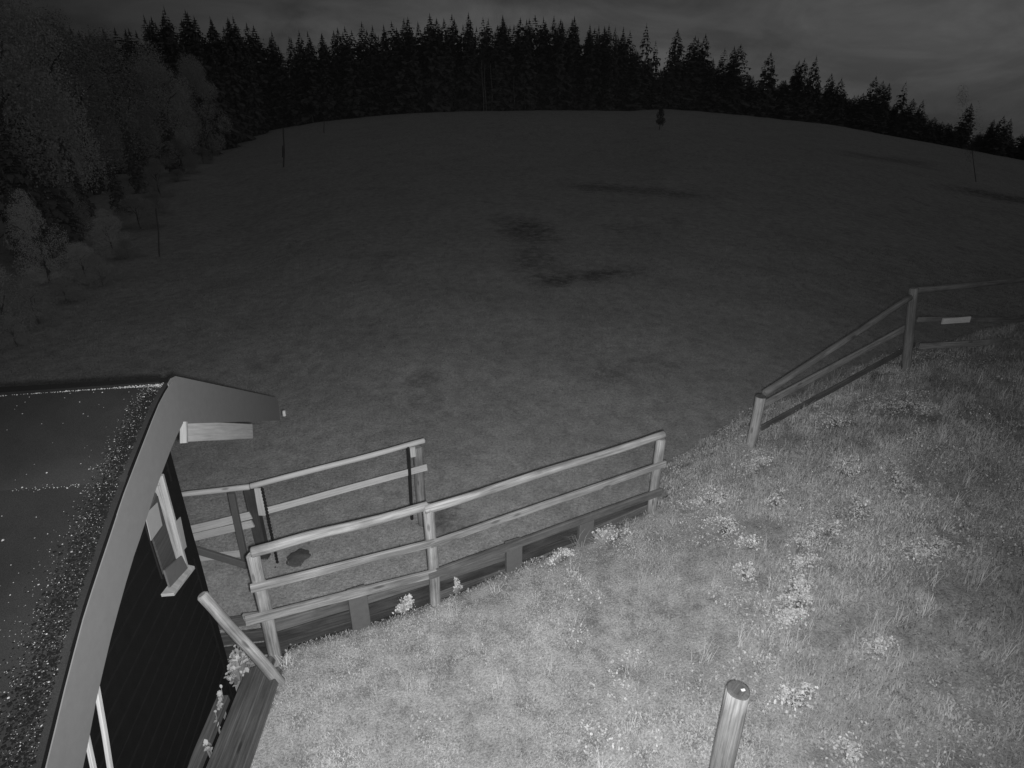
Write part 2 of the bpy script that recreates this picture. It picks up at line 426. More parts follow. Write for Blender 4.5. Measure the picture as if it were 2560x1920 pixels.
M['blade'] = toned('grass_blade', .52); M['leaf'] = toned('small_leaf', .55); M['weed'] = toned('weed_leaf', .76)

x, y = sample_bank(850000)
lush = fbm(x, y, 1.2, 3); right = np.clip((x - .8) / 3.0, 0, 1)
hollow = np.clip((vnoise(x, y, .38, 81) * .6 + vnoise(x, y, .13, 82) * .4 - .53) * 7, 0, 1) * (.35 + .65 * right)
keep = rng.random(len(x)) < (.55 + .45 * lush) * np.where(x > 6, .5, 1) * (1 - .88 * hollow)
hollow = hollow[keep]
x, y, lush, right = x[keep], y[keep], lush[keep], right[keep]
n = len(x)
length = (.03 + .055 * rng.random(n) ** 1.5 + .065 * right * rng.random(n) ** 1.6) * (.6 + .8 * lush) * (1 - .5 * hollow) * (.55 + .55 * right)
width = .003 + .0035 * rng.random(n) + .0015 * right
lean = .55 + 1.15 * rng.random(n) + .35 * (1 - right)
wind = 6.28 * fbm(x, y, .35, 9) * 2.2
dirs = wind + rng.normal(0, 2.2, n)
big = fbm(x, y, .42, 91); tone = (.55 + .95 * big * (.45 + .55 * right) + .22 * (1 - right)) * (1 - .55 * hollow) * np.clip(.5 + .55 * fbm(x, y, .5, 21) + rng.normal(0, .09, n), .15, 1.25) * (1 - .4 * right * (vnoise(x, y, .9, 5) > .55) * vnoise(x, y, .3, 6))
me = blades('bank_grass', x, y, bank_h(x, y), length, width, lean, tone, dirs); me.materials.append(M['blade'])
go = bpy.data.objects.new('bank_grass', me); COL.objects.link(go); tag(go, 'thick uncut grass covering the bank below the camera', 'grass', kind='stuff')

# long dry tufts, mostly at the right
nt_ = 560; tx, ty = sample_bank(6000); 
pr = np.clip((tx - .4) / 3.5, .06, 1) * (tx < 6.5); kk = rng.random(len(tx)) < pr * .35; tx, ty = tx[kk][:nt_], ty[kk][:nt_]
rep = 26; x = np.repeat(tx, rep) + rng.normal(0, .03, len(tx)*rep); y = np.repeat(ty, rep) + rng.normal(0, .03, len(tx)*rep); n = len(x)
sz = np.repeat(rng.uniform(.5, 1.15, len(tx)), rep)
me = blades('tall_grass_tufts', x, y, bank_h(x, y), sz * rng.uniform(.13, .30, n), np.full(n, .0032), rng.uniform(.5, 1.4, n), np.repeat(rng.uniform(.65, 1.15, len(tx)), rep) + rng.normal(0, .1, n))
me.materials.append(M['blade'])
go = bpy.data.objects.new('tall_grass_tufts', me); COL.objects.link(go); tag(go, 'long arching grass tufts on the right of the bank', 'grass', kind='stuff')

# small leaves (clover, dandelion) between the blades
def leaves(name, x, y, z, size, tone, tilt=.5, fold=.25, stem=None):
    n = len(x); az = rng.uniform(0, 6.28, n); dx, dy = np.cos(az), np.sin(az)
    tl = rng.normal(0, tilt, n); ct, st_ = np.cos(tl), np.sin(tl)
    prof = [(-1, 0, 0), (-.3, -.62, fold), (.55, -.55, fold), (1, 0, 0), (.55, .55, fold), (-.3, .62, fold)]
    vs = np.empty((n, 6, 3))
    for k, (u, v_, h) in enumerate(prof):
        uu = u * size * .5; vv = v_ * size * .5; hh = h * size * .5
        a = uu * ct - hh * st_; zz = uu * st_ + hh * ct
        vs[:, k, 0] = x + dx * a - dy * vv; vs[:, k, 1] = y + dy * a + dx * vv; vs[:, k, 2] = z + zz
    base = np.arange(n)[:, None] * 6
    fl = (base + np.array([[0, 1, 2, 3, 0, 3, 4, 5]])).ravel()
    ls = (np.arange(n)[:, None] * 8 + np.array([[0, 4]])).ravel()
    vv_ = vs.reshape(-1, 3); tn = np.repeat(tone, 6)
    if stem is not None:      # a thin stalk from the plant's middle to every leaf
        cx_, cy_, gz = stem; b0 = len(vv_); sv = np.empty((n, 4, 3)); w_ = .0016
        mx, my = (x * .35 + cx_ * .65), (y * .35 + cy_ * .65)
        for k, (px_, py_, pz_, o_) in enumerate(((mx, my, gz, -w_), (mx, my, gz, w_), (x, y, z, w_), (x, y, z, -w_))):
            sv[:, k, 0] = px_ + o_; sv[:, k, 1] = py_ + o_; sv[:, k, 2] = pz_
        vv_ = np.concatenate([vv_, sv.reshape(-1, 3)]); tn = np.concatenate([tn, np.repeat(tone * .6, 4)])
        ls = np.concatenate([ls, len(fl) + np.arange(n) * 4]); fl = np.concatenate([fl, b0 + np.arange(n * 4)])
    return np_mesh(name, vv_, fl, ls, {'tone': tn})
x, y = sample_bank(150000); cl = fbm(x, y, .55, 40); cl2 = vnoise(x, y, 1.7, 44)
keep = (cl + .35 * cl2 + rng.normal(0, .05, len(x))) > .80
x, y = x[keep], y[keep]; n = len(x)
me = leaves('small_leaf_cover', x, y, bank_h(x, y) + rng.uniform(.02, .075, n), rng.uniform(.009, .026, n), rng.uniform(.45, .85, n)); me.materials.append(M['leaf'])
go = bpy.data.objects.new('clover_patches', me); COL.objects.link(go); tag(go, 'small pale clover leaves scattered through the bank grass', 'ground cover', kind='stuff')

x, y = sample_bank(260000); cv = fbm(x, y, .5, 130)
keep = (cv > .565 - .06 * np.clip((x - .5) / 2, 0, 1)) & (x > .5) & (x < 6.5) & (rng.random(len(x)) < .55)
x, y, cv = x[keep], y[keep], cv[keep]; n = len(x)
me = leaves('leafy_cover', x, y, bank_h(x, y) + rng.uniform(.02, .06, n) + (cv - .5) * .5, rng.uniform(.010, .026, n), rng.uniform(.45, .8, n)); me.materials.append(M['weed'])
go = bpy.data.objects.new('leafy_cover', me); COL.objects.link(go); tag(go, 'soft pale leafy growth in patches on the right of the bank', 'ground cover', kind='stuff')

# broad-leaved weeds that stand out
def weed(px, py, R, nleaf, label, hgt=.15, zoff=0.0, size=(.010, .030)):
    nleaf = int(nleaf * 6.5); R *= 1.3
    d = ray(px, py); s = 3.5
    while s < 14:
        p = CAMP + d * s
        if p.z < float(bank_h(np.array([p.x]), np.array([p.y]))[0]) + hgt * .5 + zoff: break
        s += .03
    # several overlapping domes make one uneven clump
    nd = 6; da = rng.uniform(0, 6.28, nd); dr = R * .75 * np.sqrt(rng.random(nd)); dd = rng.uniform(.35, .75, nd) * R; dh = hgt * rng.uniform(.5, 1.25, nd)
    k_ = rng.integers(0, nd, nleaf); a = rng.uniform(0, 6.28, nleaf); q_ = np.abs(rng.normal(0, .55, nleaf))
    x = p.x + dr[k_] * np.cos(da[k_]) + dd[k_] * q_ * np.cos(a); y = p.y + .8 * (dr[k_] * np.sin(da[k_]) + dd[k_] * q_ * np.sin(a))
    z = bank_h(x, y) + zoff + dh[k_] * np.clip(1 - .55 * q_ ** 2, .15, 1) * rng.uniform(.55, 1.05, nleaf)
    cx0, cy0 = p.x, p.y
    me = leaves('leafy_weed', x, y, z, rng.uniform(size[0], size[1], nleaf), rng.uniform(.5, .95, nleaf), .6, .3, stem=(cx0, cy0, bank_h(x, y)))
    me.vertices.foreach_get('co', co := np.empty(len(me.vertices) * 3, dtype=np.float32))
    co = co.reshape(-1, 3) - np.array([p.x, p.y, 0]); z0 = float(bank_h(np.array([p.x]), np.array([p.y]))[0]); co[:, 2] -= z0
    me.vertices.foreach_set('co', co.ravel()); me.update(); me.materials.append(M['weed'])
    o = bpy.data.objects.new('leafy_weed', me); COL.objects.link(o); o.location = (p.x, p.y, z0)
    tag(o, label, 'plant', 'broad-leaved weeds on the bank')
for args in [
    (1974, 1535, .17, 170, 'brightest leafy weed, dense clump on the middle of the bank'),
    (1966, 1478, .15, 110, 'leafy weed directly behind the brightest clump on the bank'),
    (1859, 1423, .08, 60, 'narrow upright leafy weed left of the brightest clump'),
    (1876, 1359, .11, 70, 'open small weed behind the narrow upright one on the bank'),
    (1992, 1385, .20, 130, 'wide weed above the brightest clump, foot of the diagonal row'),
    (2050, 1330, .17, 100, 'weed in the middle of the diagonal row of foliage'),
    (2140, 1270, .17, 90, 'weed at the upper end of the diagonal row of foliage'),
    (2320, 1362, .24, 170, 'round leafy weed standing alone at the right of the bank'),
    (1917, 1150, .22, 140, 'leafy weed at the foot of the post with the dark cut top'),
    (1778, 1240, .20, 100, 'pale weed halfway between the near fence end and the diagonal row'),
    (1801, 1322, .15, 90, 'pale weed in front of the halfway one, left of the small open weed'),
    (1940, 1255, .13, 60, 'small weed in the grass below the clump at the cut-top post'),
    (2108, 1174, .17, 80, 'upright pale weed between the far fence and the diagonal row'),
    (2240, 1010, .42, 260, 'big mounded weed below the tall corner post at right'),
    (2075, 1058, .20, 90, 'weed beside the lowest far rail, left of the big mounded one'),
    (2235, 1209, .22, 70, 'faint weed above the lone round one at right'),
    (1015, 1512, .08, 70, 'bright rounded weed at the foot of the middle fence post'),
    (1140, 1470, .05, 14, 'single tall weed with few leaves right of the middle fence post'),
    (1396, 1395, .17, 60, 'low weed along the boards between the two right steel stubs'),
    (1529, 1345, .17, 60, 'low weed in front of the right end post of the near fence'),
    (2206, 1620, .11, 60, 'weed in shaded grass at lower right'),
    (1985, 1741, .14, 80, 'low weed right of the lone round post'),
    (2010, 1458, .07, 30, 'small pale weed touching the right side of the bright clump row'),
    (2130, 1875, .10, 26, 'small weed between dark hollows at the lower picture edge')]:
    weed(*args)
# weeds in the gap between hut and bank
def gap_weed(pts, label, n, size=(.03, .055)):
    X_, Y_, Z_ = [], [], []
    for (px, py, rr) in pts:
        c = on_z(px, py, .82)
        for _ in range(n):
            X_.append(c.x + rng.normal(0, rr)); Y_.append(c.y + rng.normal(0, rr * 1.3)); Z_.append(.82 + rng.uniform(-.12, .08))
    X_, Y_, Z_ = map(np.array, (X_, Y_, Z_)); X_ = np.maximum(X_, -2.46 + .15 * (3.8 - Y_) + .05)
    me = leaves('climbing_weed', X_, Y_, Z_, rng.uniform(size[0], size[1], len(X_)), rng.uniform(.45, .9, len(X_)), .6, .3, stem=(float(X_.mean()), float(Y_.mean()), np.full(len(X_), .62))); me.materials.append(M['leaf'])
    o = bpy.data.objects.new('leafy_weed', me); COL.objects.link(o); tag(o, label, 'plant', 'weeds between hut and timbers')
gap_weed([(560, 1670, .06), (585, 1640, .06), (575, 1655, .05), (600, 1650, .05)], 'bushy weed between hut corner and leaning log', 26)
gap_weed([(530, 1745, .03), (540, 1750, .03)], 'small weed between wall and the loose left timber', 10)
gap_weed([(495, 1790, .02)], 'few leaves poking up halfway along the foot of the dark wall', 6)
gap_weed([(478, 1862, .018)], 'few leaves at the foot of the dark wall, nearest the camera', 6)

# meadow tufts close to the fence
def sample_meadow(n, y0, y1):
    u = rng.random(n); y = y0 * (y1 / y0) ** u; x = rng.uniform(-1.05, 1.05, n) * y
    ok = (y > edge(np.clip(x, -2.02, 16)) + np.where(x > 1.6, 1.2, .12)) | (x < -2.5)
    ok &= ~((x < -2.2) & (y < 4.25))
    return x[ok], y[ok]
x, y = sample_meadow(330000, 4.1, 24)
f1 = fbm(x, y, .6, 60); keep = rng.random(len(x)) < .25 + .75 * f1; x, y, f1 = x[keep], y[keep], f1[keep]; n = len(x)
pk = np.ones(n, bool)
for (cx_, cy_, an_, la_, wa_, st_) in PATCH:
    if cy_ > 26: continue
    u_ = ((x - cx_) * math.cos(an_) + (y - cy_) * math.sin(an_)) / la_; v_ = (-(x - cx_) * math.sin(an_) + (y - cy_) * math.cos(an_)) / wa_
    pk &= ~((np.sqrt(u_ ** 2 + v_ ** 2) + .9 * (fbm(x, y, .3, 77) - .5) < .95) & (rng.random(n) < .9 * min(1, st_ * 1.4)))
pk &= ~((fbm(x, y, .22, 78) > .66) & (rng.random(n) < .8))
x, y, f1 = x[pk], y[pk], f1[pk]; n = len(x)
sc_ = np.clip(y / 8, .7, 2.2)
me = blades('meadow_grass', x, y, ground_np(x, y), (.02 + .035 * rng.random(n)) * (.5 + f1) * sc_ ** .4, .006 * sc_, .5 + rng.random(n), np.clip(.58 + .5 * fbm(x, y, .35, 70) + rng.normal(0, .13, n), .2, 1.2) * (.85 + .3 * f1))
me.materials.append(toned('meadow_blade', .29))
go = bpy.data.objects.new('meadow_grass', me); COL.objects.link(go); tag(go, 'short grazed grass of the meadow beyond the fence', 'grass', kind='stuff')

# ------------------------------------------------------------------ near fence
PA = Vector((-2.08, 3.9, 0)); PR = Vector((1.55, 5.59, 0))
fd = (PR - PA).normalized(); fn = Vector((fd.y, -fd.x, 0))            # fn points to the camera side
def fp(px, py, off=0): return on_plane(px, py, PA + fn * off, fn)
def q2(x, y): return (x * K, y * K)
UPZ = Vector((0, 0, 1))
fence = empty('wooden_fence', PA + Vector((0, 0, .75)), 'round-log fence with three rails on top of the boards nearest the camera', 'fence')
for k, (tx_, ty_, bx2, by2, r) in enumerate([(546, 1197, 597, 1415, .056), (926, 1092, 941, 1315, .055), (1426, 948, 1408, 1112, .055)]):
    a = fp(*q2(tx_, ty_)); bq = fp(*q2(bx2, by2)); a = Vector((bq.x * .5 + a.x * .5, bq.y * .5 + a.y * .5, a.z))
    bq = Vector((a.x, a.y, bq.z - .35))
    MB().log(bq, a, r, r * .95, seed=k+3, wob=.006).build('post', M['log'], fence, smooth=True)
R1 = [((540, 1188), (926, 1096), .045), ((915, 1098), (1436, 941), .042)]
for k, (p, q, r) in enumerate(R1):
    MB().log(fp(*q2(*p)), fp(*q2(*q)), r, r * .94, seed=20+k, wob=.014).build('rail', M['log'], fence, smooth=True)
for k, (p, q, hh, m_) in enumerate([((541, 1272), (938, 1172), .075, 'log_grey'), ((930, 1176), (1437, 1001), .07, 'log_grey'),
                                ((530, 1342), (946, 1236), .088, 'log_grey'), ((925, 1244), (1427, 1062), .09, 'board_light')]):
    MB().board(fp(*q2(*p), off=.085), fp(*q2(*q), off=.085), UPZ, hh, .035, seed=30+k).build('rail', M[m_], fence)

# retaining boards along the fence
wall = empty('retaining_wall', PA + Vector((0, 0, .4)), 'stained horizontal boards with steel stubs holding the bank under the fence', 'retaining wall')
line = [(600, 1402), (790, 1345), (950, 1296), (1090, 1245), (1250, 1186), (1402, 1118)]
def line_pt(i, dz): p = fp(*q2(*line[i]), off=-.075); return p + Vector((0, 0, dz))
segs = [(0, 2, .03), (2, 5, .03), (0, 1, .155), (1, 4, .155), (4, 5, .155), (0, 3, .275), (3, 5, .27), (0, 2, -.10), (2, 5, -.10)]
for k, (i, j, dz) in enumerate(segs):
    a, bq = line_pt(i, dz), line_pt(j, dz); d = (bq - a).normalized()
    MB().board(a + d * .004, bq - d * .004, UPZ, .118, .045, seed=50+k).build('board', M['board'] if k in (0, 2, 3, 6, 7) else M['board_light'], wall)
for k, (x0, x1, y0, y1) in enumerate([(748, 790, 1272, 1350), (1092, 1127, 1168, 1248), (1251, 1281, 1125, 1186)]):
    tl = fp(*q2(x0, y0), off=.0); tr = fp(*q2(x1, y0), off=0.0); bb = fp(*q2((x0+x1)/2, y1), off=0)
    c = (tl + tr) / 2; wd = (tr - tl).length * .95
    MB().board(Vector((c.x, c.y, bb.z - .3)), Vector((c.x, c.y, c.z)), fd, wd, .055, seed=70+k).build('steel_stub', M['steel'], wall, bevel=.004)

# boards closing the corner between fence and hut
cw = empty('corner_boards', (-2.4, 4.15, .3), 'old boards closing the corner between the fence and the dark hut', 'boards')
for k, (x0, y0, x1, y1, hh, mm) in enumerate([(455, 1352, 590, 1330, .10, 'board_light'), (455, 1385, 592, 1368, .12, 'timber'), (455, 1415, 594, 1398, .12, 'board')]):
    a = on_y(x0*K, y0*K, 4.16); bq = on_y(x1*K, y1*K, 4.06)
    MB().board(a, bq, UPZ, hh, .04, seed=80+k).build('board', M[mm], cw)
a = on_y(528*K, 1335*K, 4.02); MB().board(a + Vector((-.0, 0, 0)), a + Vector((.17, 0, .02)), UPZ, .10, .03, seed=88).build('offcut', M['log_grey'], cw)

# timbers lying between the bank and the hut
for k, (a, bq, wd, lab) in enumerate([
    ((-1.99, 3.64, .835), (-1.90, 1.7, .80), .10, 'rightmost of the dark timbers lying along the bank edge'),
    ((-2.105, 3.78, .80), (-2.02, 1.7, .775), .10, 'middle dark timber lying along the bank edge, longest one'),
    ((-2.225, 3.72, .745), (-2.145, 1.7, .72), .11, 'third dark timber from the bank, beside the leafy gap'),
    ((-2.37, 3.45, .74), (-2.28, 1.7, .72), .095, 'loose timber right against the foot of the black wall')]):
    o = MB().board(a, bq, (1, 0, .42 if k < 3 else .1), wd, .07, seed=90+k).build('timber', M['timber'])
    tag(o, lab, 'timber', 'timbers between hut and bank')
# trench floor
# leaning log
a = Vector((-2.40, 3.57, H - 3.46)); bq = Vector((-1.93, 3.57, H - 4.42))
d = (bq - a).normalized()
o = MB().log(a, bq + d * .02, .043, .047, seed=5, wob=.006).build('leaning_log', M['log'], smooth=True); tag(o, 'round log leaning from the bank against the black hut wall', 'log')

# lone round post at the bottom
top = Vector((1.30, 2.43, H - 3.07))
g_ = empty('round_post', (top.x, top.y, float(bank_z(np.array(top.x), np.array(top.y)))), 'lone round post with a dark cut top, nearest to the camera', 'post')
MB().log(Vector((top.x, top.y, top.z - 1.5)), top, .069, .067, seed=11, wob=.003, ring=24, cap=.008).build('shaft', M['log'], g_, smooth=True)
MB().log(top - Vector((0, 0, .004)), top + Vector((0, 0, .004)), .0655, .060, seed=12, wob=0, ring=24, cap=.001, seg=2).build('cut_top', M['cap'], g_)
MB().board(top + Vector((.012, -.008, .006)), top + Vector((.034, -.004, .008)), (0, 1, 0), .014, .006, seed=1).build('resin_drop', plain('white_resin', .8, .1), g_)

# ------------------------------------------------------------------ far fence (right)
E_t = Vector((3.0, 6.6, H - 3.24)); Fp = Vector((5.42, 8.0, H - 2.30))
ff = empty('wooden_fence', (3.0, 6.6, 1.1), 'dim log fence climbing to a corner post at the right of the bank', 'fence')
MB().log(Vector((2.98, 6.58, .7)), E_t, .064, .062, seed=41, wob=.004).build('post', M['log'], ff, smooth=True)
MB().log(E_t - Vector((0, 0, .003)), E_t + Vector((0, 0, .004)), .063, .058, seed=42, wob=0, seg=2, cap=.001).build('cut_top', M['cap'], ff)
MB().log(Vector((5.72, 8.0, 1.2)), Fp, .062, .058, seed=43, wob=.004).build('post', M['old'], ff, smooth=True)
dE = (Vector((5.42, 8.0, 0)) - Vector((3.0, 6.6, 0))).normalized(); nE = Vector((dE.y, -dE.x, 0))
def pe(x, y, off=.07): return on_plane(x*K, y*K, Vector((3.0, 6.6, 0)) + nE * off, nE)
MB().log(pe(1650, 850, 0), pe(1970, 640, 0), .044, .040, seed=44, wob=.005).build('rail', M['old'], ff, smooth=True)
MB().board(pe(1652, 872, -.07), pe(1975, 698, -.07), UPZ, .09, .03, seed=45).build('rail', M['log_grey'], ff)
MB().board(pe(1645, 924, -.07), pe(1975, 745, -.07), UPZ, .085, .03, seed=46).build('rail', M['timber'], ff)
def py_(x, y, yy): return on_y(x*K, y*K, yy)
MB().log(py_(1968, 629, 8.0), py_(2330, 590, 8.9), .043, .040, seed=47, wob=.006).build('rail', M['old'], ff, smooth=True)
MB().board(py_(1984, 690, 8.05), py_(2330, 690, 8.95), UPZ, .07, .03, seed=48).build('rail', M['old'], ff)
MB().board(py_(2036, 694, 8.10), py_(2095, 690, 8.15), UPZ, .085, .025, seed=49).build('pale_batten', M['pale'], ff)
MB().board(py_(1988, 748, 8.05), py_(2330, 728, 8.95), UPZ, .09, .03, seed=50).build('rail', M['log_grey'], ff)
MB().log(Vector((8.15, 8.97, 1.0)), Vector((8.15, 8.97, 2.95)), .06, .058, seed=51).build('post', M['log_grey'], ff, smooth=True)

# ------------------------------------------------------------------ back fence on the meadow
bf = empty('wooden_fence', (-2.9, 5.93, 0), 'pale board fence on the meadow beside the hut, behind the near fence', 'fence')
B1 = Vector((-2.905, 5.93, 0)); B2 = Vector((-1.167, 6.6, 0)); bd = (B2 - B1).normalized(); bn = Vector((bd.y, -bd.x, 0))
def z3(x, y): return (400 + x * .3255, 1050 + y * .3255)
def pb(x, y, off=0): return on_plane(*z3(x, y), B1 + bn * off, bn)
def pl(x, y, yy=5.9): return on_y(*z3(x, y), yy)
MB().log(pb(690, 508, 0), pb(2035, 160, 0), .034, .034, seed=61, wob=.006).build('rail', M['pale'], bf, smooth=True)
MB().log(pl(130, 580), pl(692, 512, 5.93), .033, .035, seed=62, wob=.003).build('rail', M['pale'], bf, smooth=True)
MB().board(pb(815, 697, .07), pb(2050, 362, .07), UPZ, .088, .025, seed=63).build('rail', M['pale'], bf)
MB().board(pl(190, 852, 5.93), pl(700, 730, 5.97), UPZ, .105, .025, seed=64).build('rail', M['pale'], bf)
MB().board(pl(195, 915, 5.90), pl(715, 795, 5.94), UPZ, .10, .025, seed=65).build('rail', M['pale'], bf)
MB().board(pl(225, 1065, 5.92), pl(640, 1022, 5.96), UPZ, .10, .025, seed=66).build('rail', M['pale'], bf)
def post_px(x0, y0, x1, y1, yy, wd, m_, th=.06, name='post', par=bf, seed=0, ext=.2):
    a = on_y(*z3(x0, y0), yy); bq = on_y(*z3(x1, y1), yy); dd = (bq - a).normalized()
    return MB().board(bq + dd * ext, a, (1, 0, 0), wd, th, seed=seed).build(name, m_, par)
post_px(690, 520, 815, 1110, 6.02, .125, M['post_dark'], .10, seed=71)
post_px(752, 525, 785, 730, 5.90, .085, M['pale'], .025, 'batten', seed=72, ext=0)
post_px(548, 560, 660, 1105, 5.82, .075, M['steel'], .05, 'slim_post', seed=73, ext=.1)
a, bq = pb(1975, 205, -.06), pb(2010, 650, -.06); MB().log(bq + Vector((0, 0, -.35)), a, .066, .062, seed=74, wob=.004).build('post', M['log_grey'], bf, smooth=True)
a, bq = pb(1938, 212, .05), pb(1945, 280, .05); MB().board(a, bq, bd, .07, .03, seed=75).build('batten', M['pale'], bf)
a, bq = pb(1906, 212, .09), pb(1936, 765, .09); MB().log(bq, a, .021, .021, seed=76, wob=.001, ring=8).build('dark_rod', M['rod'], bf)
# knobbly black rod: short links
a, bq = on_y(*z3(783, 520), 5.80), on_y(*z3(903, 1100), 5.80)
mb = MB(); mb.log(bq, a, .012, .012, seed=77, wob=.001, ring=8)
for i in range(24):
    c = a.lerp(bq, (i + .5) / 24); mb.log(c + Vector((0, 0, -.012)), c + Vector((0, 0, .012)), .019, .017, seed=i, wob=0, ring=8, seg=2, cap=.002)
mb.build('dark_rod', M['rod'], bf)
# brace
MB().board(on_y(*z3(205, 975), 5.55), on_y(*z3(655, 1110), 5.75), UPZ, .085, .05, seed=78).build('brace', M['steel'], bf)

# soil heaps beside the back fence
def mound(px, py, rx, ry, h, lab):
    c = ground_hit(px, py); mb = MB(); vs = []; fs = []; nr, na = 7, 30
    vs.append(Vector((c.x, c.y, c.z + h)))
    for i in range(1, nr + 1):
        t_ = i / nr
        for k in range(na):
            an = 6.2832 * k / na; wob = 1 + .28 * noise.noise(Vector((math.cos(an) * 2, math.sin(an) * 2, px)))+ .12 * noise.noise(Vector((math.cos(an) * 6, math.sin(an) * 6, px)))
            xx = c.x + rx * t_ * wob * math.cos(an); yy = c.y + ry * t_ * wob * math.sin(an)
            vs.append(Vector((xx, yy, c.z + h * (1 - t_ ** 2) + .02 * noise.noise(Vector((xx * 9, yy * 9, 0))) - (.03 if i == nr else 0))))
    for k in range(na): fs.append((0, 1 + k, 1 + (k+1) % na))
    for i in range(nr - 1):
        for k in range(na): fs.append((1+i*na+k, 1+(i+1)*na+k, 1+(i+1)*na+(k+1) % na, 1+i*na+(k+1) % na))
    mb.add(vs, fs); o = mb.build('soil_heap', M['soil'], smooth=True); tag(o, lab, 'soil heap', 'soil heaps by the back fence')
mound(746, 1399, .19, .20, .07, 'large round dark soil heap behind the near fence')
mound(684, 1428, .12, .12, .05, 'smaller soil heap at the foot of the black rod')
mound(668, 1385, .07, .06, .04, 'smallest soil heap by the dark post base')

# ------------------------------------------------------------------ hut
g = Vector((-.15, .9887, 0)); rn = Vector((.9887, .15, 0)); rd = Vector((-.9887, -.15, 0))    # along gable / outwards / along ridge
Gp = Vector((-2.5, 4.1, 0)); Wp = Vector((-2.53, 3.8, 0))
def gp(s, z, off=0): return Gp + g * s + rn * off + Vector((0, 0, H + z))
def wp(s, z, off=0): return Wp - g * s + rn * off + Vector((0, 0, H + z))     # s grows towards the camera
hut = empty('hut', (-4.5, 2.5, 0), 'black boarded hut with a felt roof and broad pale verge at left', 'hut')
# body: core walls behind the boards
core = MB()
c0 = wp(0.03, -2.35, -.03); c1 = wp(4.2, -4.15, -.03)
for (pts, nn, th) in [([wp(.02, -5.3, -.025), wp(4.2, -5.3, -.025), wp(4.2, -4.10, -.025), wp(2.0, -2.98, -.025), wp(.02, -2.30, -.025)], -rn, .08),
                      ([wp(.02, -5.3, -.025), wp(.02, -5.3, -.025) + rd * 5, wp(.02, -2.40, -.025) + rd * 5, wp(.02, -2.40, -.025)], -g, .08),
                      ([wp(4.2, -5.3, -.025), wp(4.2, -5.3, -.025) + rd * 5, wp(4.2, -4.3, -.025) + rd * 5, wp(4.2, -4.3, -.025)], g, .08)]:
    core.poly_slab(pts, nn, th)
core.build('wall', M['cladding'], hut)
z = -5.25; k = 0
while z < -2.40:
    s1 = 4.2; zt = z + .145
    # board is cut off by the slope of the roof
    smax = min(4.2, max(.25, (-2.20 - zt) / .447 + .32))
    MB().board(wp(0, z + .073), wp(smax, z + .073), UPZ, .135, .022, seed=200+k).build('cladding_board', M['cladding'], hut); z += .1475; k += 1
MB().board(wp(-.02, -5.2, .005), wp(-.02, -2.35, .005), g, .10, .03, seed=240).build('corner_board', M['cladding'], hut)

# roof, near slope
PN = (-2.83 + 1.88) / (-2.3 + .24)          # slope of near verge
def nz_(s): return -1.90 + PN * (s + .24) if s < -.24 else -1.90
rs0 = -.16
TPX = [-4, -2.34, -2.29, -2.06, -1.8, -1.6, -1.38, -1.11, -.83, -.39, -.155, .1]; TPZ = [-3.65, -2.765, -2.735, -2.59, -2.44, -2.35, -2.26, -2.145, -2.05, -1.905, -1.862, -1.852]
BTX = [-4, -2.155, -1.93, -1.81, -1.64, -1.4, -1.19, -1.006, -.853, -.635, -.34, -.1]; BTZ = [-4.0, -3.04, -2.88, -2.81, -2.715, -2.6, -2.515, -2.46, -2.395, -2.325, -2.245, -2.20]
def tp_(s): return float(np.interp(s, TPX, TPZ))
def bt_(s): return float(np.interp(s, BTX, BTZ))
def roofp(s, w_, dz=0): return gp(s, tp_(s) - .006 + dz, -.012) + rd * w_
courses = [(-.02, -.98, .004), (-.93, -1.95, .008), (-1.90, -2.9, .012), (-2.85, -3.9, .016)]
mb = MB()
for sa, sb in ((0, -.8), (-.8, -1.6), (-1.6, -2.3), (-2.3, -3.9)):
    mb.poly_slab([roofp(sa, 0, -.06), roofp(sb, 0, -.06), roofp(sb, 6, -.06), roofp(sa, 6, -.06)], (0, 0, -1), .06)
roof = mb.build('roof', M['cladding'], hut)
for k, (sa, sb, up) in enumerate(courses):
    mb = MB(); nseg = 24; vs = []
    for j, s in enumerate((sa, (sa*3+sb)/4, (sa+sb)/2, (sa+sb*3)/4, sb)):
        for i in range(nseg + 1):
            w_ = 6 * i / nseg; wv_ = .006 * noise.noise(Vector((w_ * 1.3, s * 3, k))) + .012 * noise.noise(Vector((w_ * .6, k * 4.0, 2.0))) * (j == 4)
            s_top = -(.075 + .022 * w_) if (k == 0 and j == 0) else s
            vs.append(roofp(s_top + (.02 * noise.noise(Vector((w_ * .9, k, 5))) if j == 4 else 0), w_, -.03 + .010 * (4 - k) * .6 + wv_ + (.004 if j == 4 else 0)))
    n1_ = nseg + 1; fs = [(j*n1_+i, j*n1_+i+1, (j+1)*n1_+i+1, (j+1)*n1_+i) for j in range(4) for i in range(nseg)]
    # lower lip
    b0 = len(vs)
    for i in range(n1_): vs.append(vs[4*n1_+i] - Vector((0, 0, .012)))
    fs += [(4*n1_+i, 4*n1_+i+1, b0+i+1, b0+i) for i in range(nseg)]
    mb.add(vs, fs); mb.build('roof_sheet', M['felt'], hut, smooth=True)
